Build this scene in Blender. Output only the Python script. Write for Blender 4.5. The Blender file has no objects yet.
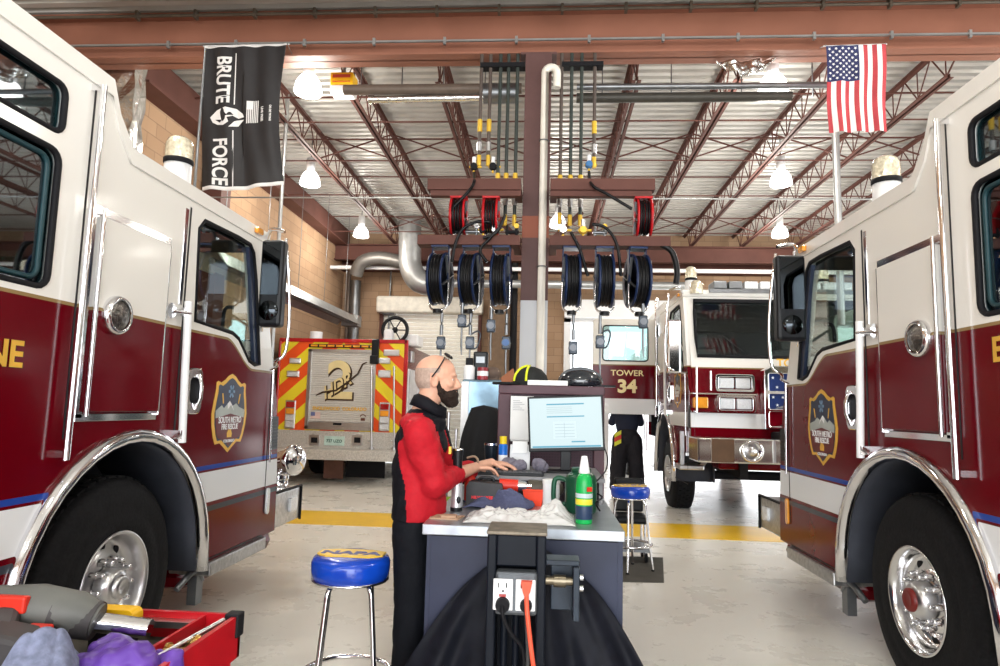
import bpy, bmesh, math, random
from mathutils import Vector, Matrix
random.seed(4)
PI = math.pi
S = bpy.context.scene
COL = S.collection

# ------------------------------------------------------------------ camera
F = 667.0; H = 1.47
_Y = Vector((45, -75, -F)).normalized()
_X = Vector((1, -.017, (45 + 75*.017)/F)).normalized()
_Z = _X.cross(_Y)
CM = Matrix((_X, _Y, _Z))                     # camera -> world
cd = bpy.data.cameras.new('camera'); cam = bpy.data.objects.new('camera', cd); COL.objects.link(cam)
cd.sensor_width = 36; cd.lens = F/1000*36; cd.clip_start = .05; cd.clip_end = 300
cam.matrix_world = Matrix.Translation((0, 0, H)) @ CM.to_4x4()
S.camera = cam

def ray(px, py): return CM @ Vector((px-500, -(py-333), -F))
def P(px, py, Y):
    r = ray(px, py); t = Y/r.y; return Vector((r.x*t, Y, H + r.z*t))
def PX(px, py, X):
    r = ray(px, py); t = X/r.x; return Vector((X, r.y*t, H + r.z*t))
def PZ(px, py, z):
    r = ray(px, py); t = (z-H)/r.z; return Vector((r.x*t, r.y*t, z))

# ------------------------------------------------------------------ world, daylight, exposure
w = bpy.data.worlds.new('sky'); S.world = w; w.use_nodes = True
bg = w.node_tree.nodes['Background']; bg.inputs[0].default_value = (.90, .95, 1, 1); bg.inputs[1].default_value = 2.2
S.view_settings.view_transform = 'Standard'; S.view_settings.look = 'None'
S.view_settings.exposure = 0.40; S.view_settings.gamma = 1; S.view_settings.use_curve_mapping = False
def area(name, loc, rot, sx, sy, power, color=(1, 1, 1)):
    l = bpy.data.lights.new(name, 'AREA'); l.shape = 'RECTANGLE'; l.size = sx; l.size_y = sy
    l.energy = power; l.color = color
    o = bpy.data.objects.new(name, l); COL.objects.link(o); o.location = loc; o.rotation_euler = rot
    return o
# daylight in the open bay doors: one behind the camera, one at the back right
area('daylight_front', (0, -6.9, 2.6), (PI/2, 0, 0), 9.5, 4.6, 760, (.96, .98, 1))
area('daylight_back', (4.2, 17.6, 1.9), (-PI/2, 0, 0), 7.2, 3.6, 170, (.97, .98, 1))
area('side_fill', (10.7, 3.0, 2.2), (0, PI/2, 0), 4, 9, 380, (.98, .99, 1))  # added fill light from the right, no such source in view

# ------------------------------------------------------------------ materials
MATS = {}
def mat(name, col, rough=.5, metal=0, var=.12, scale=8, bump=0, coat=0, emit=0, alpha=1, trans=0, spec=.3, emcol=None):
    if name in MATS: return MATS[name]
    m = bpy.data.materials.new(name); m.use_nodes = True; nt = m.node_tree; b = nt.nodes['Principled BSDF']
    b.inputs['Roughness'].default_value = rough; b.inputs['Metallic'].default_value = metal
    b.inputs['Coat Weight'].default_value = coat; b.inputs['Coat Roughness'].default_value = .03
    b.inputs['Transmission Weight'].default_value = trans; b.inputs['Alpha'].default_value = alpha
    b.inputs['Specular IOR Level'].default_value = spec
    tc = nt.nodes.new('ShaderNodeTexCoord'); n = nt.nodes.new('ShaderNodeTexNoise'); n.inputs['Scale'].default_value = scale
    n.inputs['Detail'].default_value = 4
    nt.links.new(tc.outputs['Object'], n.inputs['Vector'])
    r = nt.nodes.new('ShaderNodeValToRGB'); r.color_ramp.elements[0].position = .3; r.color_ramp.elements[1].position = .7
    r.color_ramp.elements[0].color = (*[c*(1-var) for c in col], 1); r.color_ramp.elements[1].color = (*[min(1, c*(1+var)) for c in col], 1)
    nt.links.new(n.outputs['Fac'], r.inputs['Fac']); nt.links.new(r.outputs['Color'], b.inputs['Base Color'])
    if bump:
        bp = nt.nodes.new('ShaderNodeBump'); bp.inputs['Strength'].default_value = bump; bp.inputs['Distance'].default_value = .01
        nt.links.new(n.outputs['Fac'], bp.inputs['Height']); nt.links.new(bp.outputs['Normal'], b.inputs['Normal'])
    if emit:
        b.inputs['Emission Color'].default_value = (*(emcol or col), 1); b.inputs['Emission Strength'].default_value = emit
    MATS[name] = m; return m
def glass(name, tint, refl=.0):
    m = bpy.data.materials.new(name); m.use_nodes = True; nt = m.node_tree; nt.nodes.remove(nt.nodes['Principled BSDF'])
    out = nt.nodes['Material Output']
    t = nt.nodes.new('ShaderNodeBsdfTransparent'); t.inputs[0].default_value = (*tint, 1)
    g = nt.nodes.new('ShaderNodeBsdfGlossy'); g.inputs['Roughness'].default_value = .02; g.inputs['Color'].default_value = (.9, .95, 1, 1)
    fr = nt.nodes.new('ShaderNodeFresnel'); fr.inputs[0].default_value = 1.5
    ad = nt.nodes.new('ShaderNodeMath'); ad.operation = 'MULTIPLY_ADD'; ad.inputs[1].default_value = .22; ad.inputs[2].default_value = refl; nt.links.new(fr.outputs[0], ad.inputs[0])
    mx = nt.nodes.new('ShaderNodeMixShader')
    nt.links.new(ad.outputs[0], mx.inputs[0]); nt.links.new(t.outputs[0], mx.inputs[1]); nt.links.new(g.outputs[0], mx.inputs[2])
    nt.links.new(mx.outputs[0], out.inputs[0]); MATS[name] = m; return m
def N(nt, typ, **kw):
    n = nt.nodes.new('ShaderNode'+typ)
    for k, v in kw.items(): setattr(n, k, v)
    return n
def math_(nt, op, a, b=None, c=None):
    n = N(nt, 'Math', operation=op)
    for i, q in enumerate((a, b, c)):
        if q is None: continue
        if isinstance(q, (int, float)): n.inputs[i].default_value = q
        else: nt.links.new(q, n.inputs[i])
    return n.outputs[0]
def mix(nt, f, a, b):
    n = N(nt, 'Mix', data_type='RGBA')
    nt.links.new(f, n.inputs['Factor'])
    for s, q in ((n.inputs[6], a), (n.inputs[7], b)):
        if isinstance(q, tuple): s.default_value = (*q, 1)
        else: nt.links.new(q, s)
    return n.outputs[2]
def band(nt, z, a, b): return math_(nt, 'MULTIPLY', math_(nt, 'GREATER_THAN', z, a), math_(nt, 'LESS_THAN', z, b))

RED = (.118, .0006, .005); CREAM = (.82, .805, .76)
def livery(name, zs, white, belt, dip=True, blue=None, grey=None):
    m = mat(name, RED, .13, var=.03, coat=0, spec=.18); nt = m.node_tree; b = nt.nodes['Principled BSDF']
    base = b.inputs['Base Color'].links[0].from_socket
    tc = N(nt, 'TexCoord'); sp = N(nt, 'SeparateXYZ'); nt.links.new(tc.outputs['Object'], sp.inputs[0])
    y, z = sp.outputs[1], sp.outputs[2]
    if dip:
        mr = N(nt, 'MapRange', interpolation_type='SMOOTHSTEP')
        nt.links.new(y, mr.inputs[0]); mr.inputs[1].default_value = .92; mr.inputs[2].default_value = 1.36
        mr.inputs[3].default_value = 0; mr.inputs[4].default_value = -.19*zs
        z2 = math_(nt, 'SUBTRACT', z, mr.outputs[0])
    else: z2 = z
    c = mix(nt, band(nt, z, white[0], white[1]), base, (.80, .82, .84))
    if blue: c = mix(nt, band(nt, z, blue[0], blue[1]), c, (.02, .06, .32))
    if grey: c = mix(nt, band(nt, z, grey[0], grey[1]), c, (.05, .055, .07))
    c = mix(nt, math_(nt, 'GREATER_THAN', z2, belt), c, CREAM)
    c = mix(nt, band(nt, z2, belt-.008, belt+.008), c, (.28, .19, .08))
    nt.links.new(c, b.inputs['Base Color']); return m

chrome = mat('chrome', (.82, .82, .84), .09, 1, var=.03)
satin = mat('satin_aluminium', (.62, .62, .63), .3, 1, var=.08)
steel = mat('steel_dark', (.20, .21, .22), .35, .8)
black = mat('black_rubber', (.010, .010, .012), .6, bump=.1, scale=40, spec=.15)
tyre_m = mat('tyre_rubber', (.010, .010, .011), .7, bump=.25, scale=60, var=.3, spec=.12)
blackpl = mat('black_plastic', (.010, .011, .013), .35, spec=.2)
navy_pl = mat('navy_trim', (.02, .03, .06), .3)
greypl = mat('grey_liner', (.045, .05, .065), .55, spec=.2)
cream = mat('cream_paint', CREAM, .25, var=.02, coat=.5)
redp = mat('red_paint', RED, .15, var=.03, spec=.2)
whitem = mat('white_enamel', (.85, .86, .87), .3, var=.02)
gold = mat('gold_leaf', (.85, .50, .07), .4, .3, var=.1)
goldpale = mat('pale_gold', (.80, .66, .34), .4, .1, var=.05)
brownst = mat('brown_primer_steel', (.115, .050, .040), .6, spec=.15, var=.12, scale=3)
brownlt = mat('rust_primer_beam', (.27, .115, .075), .5, spec=.2, var=.10, scale=2)
inter = mat('cab_interior', (.02, .022, .024), .8, spec=.1)
winglass = glass('clear_glass', (.92, .96, .93), .0)
tint = glass('tinted_glass', (.20, .33, .35), .06)
darkglass = glass('windshield_glass', (.88, .93, .91), .01)
amber = mat('amber_lens', (.80, .32, .03), .15, coat=1)
redlens = mat('red_lens', (.35, .01, .01), .1, coat=1)
clearlens = mat('clear_lens', (.70, .72, .74), .08, .3, coat=1, scale=90, bump=.6)
blue_reel = mat('blue_reel_paint', (.006, .018, .065), .35, .1)
red_reel = mat('red_reel_paint', (.45, .01, .015), .3)
yellow = mat('yellow_paint', (.85, .48, .01), .45, var=.08)
foil = mat('foil_insulation', (.75, .75, .73), .22, 1, bump=1.0, scale=14, var=.1)
galv = mat('galvanised_duct', (.42, .43, .43), .38, .7, scale=5)
paper = mat('white_paper', (.82, .83, .82), .7, var=.03)
red_plastic = mat('red_plastic', (.62, .03, .015), .35)
# diamond plate
dp = mat('diamond_plate', (.42, .42, .42), .3, 1, var=.25, scale=30)
nt = dp.node_tree; tc = N(nt, 'TexCoord'); ck = N(nt, 'TexChecker'); ck.inputs['Scale'].default_value = 34
mp = N(nt, 'Mapping'); mp.inputs['Rotation'].default_value = (PI/4, PI/4, PI/4)
nt.links.new(tc.outputs['Object'], mp.inputs[0]); nt.links.new(mp.outputs[0], ck.inputs['Vector'])
bp = N(nt, 'Bump'); bp.inputs['Strength'].default_value = .9; bp.inputs['Distance'].default_value = .006
nt.links.new(ck.outputs['Fac'], bp.inputs['Height']); nt.links.new(bp.outputs['Normal'], nt.nodes['Principled BSDF'].inputs['Normal'])

# ------------------------------------------------------------------ mesh helpers
class MB:
    def __init__(s, m=1, zs=1): s.v = []; s.f = []; s.mi = []; s.sm = []; s.m = m; s.zs = zs
    def add(s, V, Fc, mi=0, sm=False):
        b = len(s.v); s.v += [(v[0]*s.m, v[1], v[2]*s.zs) for v in V]
        for f in Fc: s.f.append(tuple(b+i for i in f)); s.mi.append(mi); s.sm.append(sm)
        return s
    def box(s, x0, x1, y0, y1, z0, z1, mi=0):
        return s.add([(x, y, z) for x in (x0, x1) for y in (y0, y1) for z in (z0, z1)],
                     [(0, 1, 3, 2), (4, 6, 7, 5), (0, 4, 5, 1), (2, 3, 7, 6), (0, 2, 6, 4), (1, 5, 7, 3)], mi)
    def obox(s, c, sz, R=None, mi=0):
        R = R or Matrix.Identity(3); c = Vector(c)
        V = [c + R @ Vector((x*sz[0]/2, y*sz[1]/2, z*sz[2]/2)) for x in (-1, 1) for y in (-1, 1) for z in (-1, 1)]
        return s.add(V, [(0, 1, 3, 2), (4, 6, 7, 5), (0, 4, 5, 1), (2, 3, 7, 6), (0, 2, 6, 4), (1, 5, 7, 3)], mi)
    def bar(s, p0, p1, w_, h_, mi=0):
        p0, p1 = Vector(p0), Vector(p1); d = (p1-p0); L = d.length; d.normalize()
        up = Vector((0, 0, 1)) if abs(d.z) < .95 else Vector((1, 0, 0))
        a = d.cross(up).normalized(); b = a.cross(d)
        return s.obox((p0+p1)/2, (w_, L, h_), Matrix((a, d, b)).transposed(), mi)
    def tube(s, pts, r, n=8, closed=False, mi=0, cap=True, flat=1):
        pts = [Vector(p) for p in pts]; K = len(pts); V = []; Fc = []
        rs = r if isinstance(r, (list, tuple)) else [r]*K
        prev = None
        for i, p in enumerate(pts):
            if closed: d = pts[(i+1) % K]-pts[i-1]
            else: d = pts[min(i+1, K-1)]-pts[max(i-1, 0)]
            if d.length < 1e-9: d = Vector((0, 0, 1))
            d.normalize()
            if prev is None:
                a = d.cross(Vector((0, 0, 1)) if abs(d.z) < .9 else Vector((1, 0, 0))).normalized()
            else:
                a = prev - d*prev.dot(d)
                a = a.normalized() if a.length > 1e-6 else d.orthogonal().normalized()
            prev = a; b = d.cross(a)
            for k in range(n):
                t = 2*PI*k/n; V.append(p + (a*math.cos(t) + b*math.sin(t)*flat)*rs[i])
        for i in range(K if closed else K-1):
            j = (i+1) % K
            for k in range(n): Fc.append((i*n+k, i*n+(k+1) % n, j*n+(k+1) % n, j*n+k))
        s.add(V, Fc, mi, True)
        if cap and not closed:
            s.add(V[:n], [tuple(range(n))], mi); s.add(V[-n:], [tuple(range(n))], mi)
        return s
    def cyl(s, p0, p1, r0, r1=None, n=20, mi=0, cap=True):
        return s.tube([p0, p1], [r0, r0 if r1 is None else r1], n, mi=mi, cap=cap)
    def lathe(s, prof, o, axis=(0, 0, 1), n=32, mi=0, closed=False):
        o = Vector(o); ax = Vector(axis).normalized(); a = ax.orthogonal().normalized(); b = ax.cross(a); V = []; Fc = []
        for r, h in prof:
            for k in range(n):
                t = 2*PI*k/n; V.append(o + ax*h + (a*math.cos(t)+b*math.sin(t))*r)
        K = len(prof)
        for i in range(K if closed else K-1):
            j = (i+1) % K
            for k in range(n): Fc.append((i*n+k, i*n+(k+1) % n, j*n+(k+1) % n, j*n+k))
        return s.add(V, Fc, mi, True)
    def sph(s, c, r, n=20, R=None, mi=0):
        if not isinstance(r, (tuple, list)): r = (r, r, r)
        c = Vector(c); R = R or Matrix.Identity(3); V = []; Fc = []; K = n//2
        for i in range(1, K):
            for k in range(n):
                th = PI*i/K; ph = 2*PI*k/n
                V.append(c + R @ Vector((r[0]*math.sin(th)*math.cos(ph), r[1]*math.sin(th)*math.sin(ph), r[2]*math.cos(th))))
        for i in range(K-2):
            for k in range(n): Fc.append((i*n+k, i*n+(k+1) % n, (i+1)*n+(k+1) % n, (i+1)*n+k))
        t = len(V); V += [c + R @ Vector((0, 0, r[2])), c - R @ Vector((0, 0, r[2]))]
        for k in range(n): Fc.append((t, (k+1) % n, k)); Fc.append((t+1, (K-2)*n+k, (K-2)*n+(k+1) % n))
        return s.add(V, Fc, mi, True)
    def prism(s, poly, a, b, axis='x', mi=0, sm=False):
        n = len(poly); mp = {'x': lambda p, t: (t, p[0], p[1]), 'y': lambda p, t: (p[0], t, p[1]), 'z': lambda p, t: (p[0], p[1], t)}[axis]
        V = [mp(p, a) for p in poly] + [mp(p, b) for p in poly]
        s.add(V, [tuple(range(n)), tuple(range(n, 2*n))], mi)
        return s.add(V, [(i, (i+1) % n, n+(i+1) % n, n+i) for i in range(n)], mi, sm)
    def grid(s, fn, nu, nv, mi=0, mfn=None):
        V = [fn(i/nu, j/nv) for j in range(nv+1) for i in range(nu+1)]
        b = len(s.v); s.v += [(v[0]*s.m, v[1], v[2]*s.zs) for v in V]
        for j in range(nv):
            for i in range(nu):
                a = b + j*(nu+1)+i; s.f.append((a, a+1, a+nu+2, a+nu+1))
                s.mi.append(mfn((i+.5)/nu, (j+.5)/nv) if mfn else mi); s.sm.append(True)
        return s
    def build(s, name, mats, parent=None, bevel=0, solid=0, weld=False):
        me = bpy.data.meshes.new(name); me.from_pydata(s.v, [], s.f)
        for m_ in (mats if isinstance(mats, (list, tuple)) else [mats]): me.materials.append(m_)
        for p, a, b in zip(me.polygons, s.mi, s.sm): p.material_index = a; p.use_smooth = b
        bm = bmesh.new(); bm.from_mesh(me)
        if weld: bmesh.ops.remove_doubles(bm, verts=bm.verts, dist=1e-5)
        bmesh.ops.recalc_face_normals(bm, faces=bm.faces); bm.to_mesh(me); bm.free()
        o = bpy.data.objects.new(name, me); COL.objects.link(o); o.parent = parent
        if solid:
            q = o.modifiers.new('s', 'SOLIDIFY'); q.thickness = solid; q.offset = 0
        if bevel:
            q = o.modifiers.new('b', 'BEVEL'); q.width = bevel; q.segments = 2; q.limit_method = 'ANGLE'; q.angle_limit = .6
            q.harden_normals = False
        return o

def arc(cx, cy, r, a0, a1, n=6, ry=None):
    ry = ry or r
    return [(cx+r*math.cos(math.radians(a0+(a1-a0)*i/n)), cy+ry*math.sin(math.radians(a0+(a1-a0)*i/n))) for i in range(n+1)]
def rrect(x0, x1, y0, y1, r, n=4):
    return arc(x1-r, y1-r, r, 0, 90, n)+arc(x0+r, y1-r, r, 90, 180, n)+arc(x0+r, y0+r, r, 180, 270, n)+arc(x1-r, y0+r, r, 270, 360, n)
def smooth_path(pts, k=6):
    pts = [Vector(p) for p in pts]; out = []
    for i in range(len(pts)-1):
        p0, p1, p2, p3 = pts[max(i-1, 0)], pts[i], pts[i+1], pts[min(i+2, len(pts)-1)]
        for j in range(k):
            t = j/k; out.append(.5*((2*p1)+(p2-p0)*t+(2*p0-5*p1+4*p2-p3)*t*t+(3*p1-p0-3*p2+p3)*t**3))
    out.append(pts[-1]); return out

def panel(name, outer, holes, a, b, m, parent=None, axis='x', mir=1, zs=1, bev=.006):
    """a flat sheet of real thickness with holes, from 2-D outlines"""
    cu = bpy.data.curves.new(name, 'CURVE'); cu.dimensions = '2D'; cu.fill_mode = 'BOTH'
    for poly in [outer]+list(holes):
        sp = cu.splines.new('POLY'); sp.points.add(len(poly)-1); sp.use_cyclic_u = True
        for q, p in zip(sp.points, poly): q.co = (p[0], p[1]*zs, 0, 1)
    th = abs(b-a); cu.extrude = max(th/2-bev, 1e-4); cu.bevel_depth = bev if th/2 > bev else 0; cu.bevel_resolution = 1; cu.offset = -bev if th/2 > bev else 0
    t = bpy.data.objects.new('tmp', cu); COL.objects.link(t); bpy.context.view_layer.update()
    me = bpy.data.meshes.new_from_object(t.evaluated_get(bpy.context.evaluated_depsgraph_get()))
    bpy.data.objects.remove(t); c = (a+b)/2
    for v in me.vertices:
        x, y, z = v.co
        v.co = {'x': (mir*(z+c), x, y), 'y': (mir*x, z+c, y), 'z': (mir*x, y, z+c)}[axis]
    me.materials.clear(); me.materials.append(m); me.name = name
    bm = bmesh.new(); bm.from_mesh(me); bmesh.ops.recalc_face_normals(bm, faces=bm.faces); bm.to_mesh(me); bm.free()
    for p in me.polygons: p.use_smooth = False
    o = bpy.data.objects.new(name, me); COL.objects.link(o); o.parent = parent
    return o

def text_mesh(txt, size, ext=.002, bold=0, spacing=1, align='CENTER'):
    cu = bpy.data.curves.new('t', 'FONT'); cu.body = txt; cu.size = size; cu.extrude = ext; cu.offset = bold
    cu.align_x = align; cu.align_y = 'CENTER'; cu.space_character = spacing
    t = bpy.data.objects.new('tmp', cu); COL.objects.link(t); bpy.context.view_layer.update()
    me = bpy.data.meshes.new_from_object(t.evaluated_get(bpy.context.evaluated_depsgraph_get()))
    bpy.data.objects.remove(t); return me
def text(name, txt, size, m, loc, right, up, parent=None, ext=.002, bold=0, sx=1, spacing=1, align='CENTER'):
    me = text_mesh(txt, size, ext, bold, spacing, align); r = Vector(right).normalized(); u = Vector(up).normalized(); n = r.cross(u)
    loc = Vector(loc)
    for v in me.vertices:
        q = v.co.copy(); v.co = loc + r*q.x*sx + u*q.y + n*q.z
    me.materials.clear(); me.materials.append(m)
    o = bpy.data.objects.new(name, me); COL.objects.link(o); o.parent = parent; return o

def blob(name, mb, m, parent=None, voxel=.008, it=4, noise=0, nscale=.1, mfn=None):
    """fuses overlapping closed solids into one smooth skin"""
    me = bpy.data.meshes.new(name); me.from_pydata(mb.v, [], mb.f)
    bm = bmesh.new(); bm.from_mesh(me); bmesh.ops.remove_doubles(bm, verts=bm.verts, dist=1e-6)
    bmesh.ops.recalc_face_normals(bm, faces=bm.faces); bm.to_mesh(me); bm.free()
    t = bpy.data.objects.new('tmp', me); COL.objects.link(t)
    q = t.modifiers.new('r', 'REMESH'); q.mode = 'VOXEL'; q.voxel_size = voxel; q.use_smooth_shade = True
    q = t.modifiers.new('s', 'SMOOTH'); q.iterations = it; q.factor = .5
    if noise:
        tx = bpy.data.textures.new(name, 'CLOUDS'); tx.noise_scale = nscale
        q = t.modifiers.new('d', 'DISPLACE'); q.texture = tx; q.strength = noise; q.texture_coords = 'GLOBAL'; q.mid_level = .5
    bpy.context.view_layer.update()
    out = bpy.data.meshes.new_from_object(t.evaluated_get(bpy.context.evaluated_depsgraph_get()))
    bpy.data.objects.remove(t); out.name = name; out.materials.clear()
    for k in (m if isinstance(m, (list, tuple)) else [m]): out.materials.append(k)
    for p in out.polygons:
        p.use_smooth = True; p.material_index = mfn(p.center) if mfn else 0
    o = bpy.data.objects.new(name, out); COL.objects.link(o); o.parent = parent; return o

def empty(name, loc=(0, 0, 0), rz=0):
    o = bpy.data.objects.new(name, None); COL.objects.link(o); o.location = loc; o.rotation_euler = (0, 0, rz); o.empty_display_size = .1
    return o
def tag(o, label, cat, group=None, kind=None):
    o['label'] = label; o['category'] = cat
    if group: o['group'] = group
    if kind: o['kind'] = kind
    return o
def thing(name, label, cat, loc=(0, 0, 0), rz=0, group=None): return tag(empty(name, loc, rz), label, cat, group)
def struct(o, label=None, cat=None):
    o['kind'] = 'structure'
    if label: o['label'] = label; o['category'] = cat
    return o
def copy_tree(o, parent=None):
    kids = list(o.children); c = o.copy(); COL.objects.link(c)
    if parent is not None: c.parent = parent
    for k in kids: copy_tree(k, c)
    return c

# ================================================================== THE ROOM
XL, XR, YF, YB, ZC = -5.35, 10.8, -7.0, 17.0, 5.95; XN = -6.4
def floor_mat():
    m = mat('concrete_floor', (.85, .825, .75), .3, var=.04, scale=.8, spec=.5); nt = m.node_tree; b = nt.nodes['Principled BSDF']
    base = b.inputs['Base Color'].links[0].from_socket
    tc = N(nt, 'TexCoord'); n = N(nt, 'TexNoise'); n.inputs['Scale'].default_value = 2.6; n.inputs['Detail'].default_value = 9; n.inputs['Roughness'].default_value = .65
    nt.links.new(tc.outputs['Object'], n.inputs['Vector'])
    r = N(nt, 'ValToRGB'); r.color_ramp.elements[0].position = .62; r.color_ramp.elements[1].position = .74
    r.color_ramp.elements[0].color = (0, 0, 0, 1); r.color_ramp.elements[1].color = (.25, .25, .25, 1); nt.links.new(n.outputs['Fac'], r.inputs[0])
    c = mix(nt, r.outputs[0], base, (.48, .47, .43)); nt.links.new(c, b.inputs['Base Color'])
    r2 = N(nt, 'MapRange'); nt.links.new(n.outputs['Fac'], r2.inputs[0]); r2.inputs[3].default_value = .16; r2.inputs[4].default_value = .42
    nt.links.new(r2.outputs[0], b.inputs['Roughness']); return m
o = MB().box(XN, XR, YF-14, YB+14, -.1, 0).build('floor', floor_mat()); struct(o)
o = MB().box(XL, 5.2, 8.12, 9.12, 0, .003).build('trim_1', mat('yellow_floor_paint', (.95, .58, .01), .3, var=.06, scale=4)); struct(o)

def brick(name, c1, c2, mort, plane, bw=.40, bh=.20):
    m = mat(name, c1, .85, var=.1); nt = m.node_tree; b = nt.nodes['Principled BSDF']
    tc = N(nt, 'TexCoord'); sp = N(nt, 'SeparateXYZ'); cb = N(nt, 'CombineXYZ'); nt.links.new(tc.outputs['Object'], sp.inputs[0])
    nt.links.new(sp.outputs[1 if plane == 'x' else 0], cb.inputs[0]); nt.links.new(sp.outputs[2], cb.inputs[1])
    t = N(nt, 'TexBrick'); nt.links.new(cb.outputs[0], t.inputs[0]); t.inputs['Scale'].default_value = 1
    t.inputs['Brick Width'].default_value = bw; t.inputs['Row Height'].default_value = bh; t.inputs['Mortar Size'].default_value = .006
    t.inputs['Color1'].default_value = (*c1, 1); t.inputs['Color2'].default_value = (*c2, 1); t.inputs['Mortar'].default_value = (*mort, 1)
    nt.links.new(t.outputs['Color'], b.inputs['Base Color'])
    bp = N(nt, 'Bump'); bp.inputs['Strength'].default_value = .5; bp.inputs['Distance'].default_value = .008; bp.invert = True
    nt.links.new(t.outputs['Fac'], bp.inputs['Height']); nt.links.new(bp.outputs[0], b.inputs['Normal']); return m
bx_ = brick('tan_block_x', (.36, .225, .135), (.43, .28, .17), (.26, .17, .11), 'x')
by_ = brick('tan_block_y', (.36, .23, .14), (.42, .28, .18), (.26, .17, .11), 'y')
struct(MB().box(XL-.2, XL, 7.85, YB+.2, 0, ZC).build('wall_left', bx_)); struct(MB().box(XN-.2, XN, YF, 7.85, 0, ZC).box(XN, XL, 7.65, 7.85, 0, ZC).build('wall_left', bx_))
struct(panel('wall_back', [(XL, 0), (-4.25, 0), (-4.25, 4.0), (-1.72, 4.0), (-1.72, 0), (.45, 0), (.45, 3.75), (7.9, 3.75), (7.9, 0), (XR, 0), (XR, ZC), (XL, ZC)], [], YB, YB+.22, by_, axis='y', bev=0))
struct(panel('wall_right', [(YF, 0), (-2, 0), (-2, 4.6), (8, 4.6), (8, 0), (YB, 0), (YB, ZC), (YF, ZC)], [], XR, XR+.2, bx_, axis='x', bev=0))  # unseen side opening added for the fill light on the right
struct(panel('wall_front', [(XN, 0), (-4.9, 0), (-4.9, 5), (5.2, 5), (5.2, 0), (XR, 0), (XR, ZC), (XN, ZC)], [], YF-.2, YF, by_, axis='y', bev=0))
# corrugated deck
deck = mat('galvanised_deck', (.50, .485, .455), .4, .15, var=.1, scale=2)
pr = []
yy = YF
while yy < YB:
    pr += [(yy, ZC), (yy+.085, ZC), (yy+.10, ZC+.08), (yy+.16, ZC+.08)]; yy += .175
prof = pr + [(YB, ZC+.08)]
mb = MB(); n_ = len(pr)
mb.add([(XN, a, b) for a, b in pr]+[(XR, a, b) for a, b in pr], [(i, i+1, n_+i+1, n_+i) for i in range(n_-1)])
mb.box(XN-.2, XR+.2, YF-.2, YB+.2, ZC+.09, ZC+.2)
struct(mb.build('ceiling', deck))
# roll-up door at the back left, with its hood and guides
slat = mat('rollup_slat_white', (.88, .85, .76), .4, var=.04)
mb = MB(); z = .02
while z < 3.85:
    mb.prism([(YB-.02, z), (YB-.045, z+.012), (YB-.045, z+.085), (YB-.02, z+.10)], -4.22, -1.75, 'x'); z += .102
d1 = struct(mb.build('door_1', slat))
MB().box(-4.35, -1.62, YB-.42, YB-.0, 3.80, 4.22).build('hood', mat('door_hood_cream', (.80, .77, .68), .4), d1, bevel=.05)
MB().box(-4.32, -4.22, YB-.1, YB, 0, 3.9).box(-1.75, -1.66, YB-.1, YB, 0, 3.9).build('door_guide', brownst, d1)
# bay opening at the back right: white frame, folded door
mb = MB().box(.45, .62, YB-.08, YB+.2, 0, 3.78).box(7.75, 7.9, YB-.08, YB+.2, 0, 3.78).box(.45, 7.9, YB-.08, YB+.2, 3.66, 3.80).box(.45, 7.9, YB-.35, YB-.06, 3.75, 4.2)
d2 = struct(mb.build('door_2', whitem))
mb = MB().box(1.42, 1.60, YB, YB+.12, 0, 3.7)
mb.build('door_post', whitem, d2)
# outside apron + pale building across the road
struct(MB().box(XL-10, XR+20, YB+14, YB+44, -.12, -.02).build('ground', mat('pale_apron', (.7, .7, .68), .8)))

# main beam and column
def ibeam(mb, x0, x1, y, z0, z1, fw=.28, tf=.03, mi=0):
    mb.box(x0, x1, y-fw/2, y+fw/2, z0, z0+tf, mi); mb.box(x0, x1, y-fw/2, y+fw/2, z1-tf, z1, mi); mb.box(x0, x1, y-.012, y+.012, z0, z1, mi)
mb = MB(); ibeam(mb, XN, XR, 7.15, 5.38, 5.93)
bm_o = mb.build('steel_beam', brownlt, bevel=.004)
tag(bm_o, 'long rust-brown steel I-beam crossing the whole bay above the two near engines', 'beam')
mb = MB(); mb.box(-6.3, 5.0, 6.96, 6.985, 5.50, 5.52)
for k in range(12): mb.box(-4.4+.8*k, -4.37+.8*k, 6.955, 6.99, 5.47, 5.55)
tag(mb.build('electrical_conduit', galv), 'thin pale conduit running along the lower edge of the brown beam', 'conduit')
mb = MB().tube([(-6.3, 6.965, 5.86), (5, 6.965, 5.86)], .018)
for k in range(14): mb.box(-4.8+.7*k, -4.77+.7*k, 6.94, 7.008, 5.82, 5.92)
tag(mb.build('gas_pipe', mat('dark_pipe', (.10, .08, .06), .5)), 'thin dark clamped pipe along the top edge of the brown beam', 'pipe')

colx, coly = -.135, 7.15
mb = MB(); cw = .285
mb.box(colx-cw/2, colx-cw/2+.03, coly-.15, coly+.15, 2.6, 5.38); mb.box(colx+cw/2-.03, colx+cw/2, coly-.15, coly+.15, 2.6, 5.38)
mb.box(colx-cw/2, colx+cw/2, coly-.012, coly+.012, 2.6, 5.38)
mb.box(colx-cw/2-.002, colx+cw/2+.002, coly-.155, coly-.12, 0, 5.379)
mb2 = [(3.28, 3.52)]
colm = mat('column_paint', (.115, .062, .058), .5, var=.08, spec=.15); nt = colm.node_tree; b = nt.nodes['Principled BSDF']; base = b.inputs['Base Color'].links[0].from_socket
tc = N(nt, 'TexCoord'); sp = N(nt, 'SeparateXYZ'); nt.links.new(tc.outputs['Object'], sp.inputs[0]); z = sp.outputs[2]
c = mix(nt, band(nt, z, 3.28, 3.52), base, (.27, .09, .055)); c = mix(nt, math_(nt, 'LESS_THAN', z, 2.6), c, (.55, .56, .58)); nt.links.new(c, b.inputs['Base Color'])
mb.box(colx-cw/2, colx-cw/2+.03, coly-.15, coly+.15, 0, 2.6)
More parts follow.
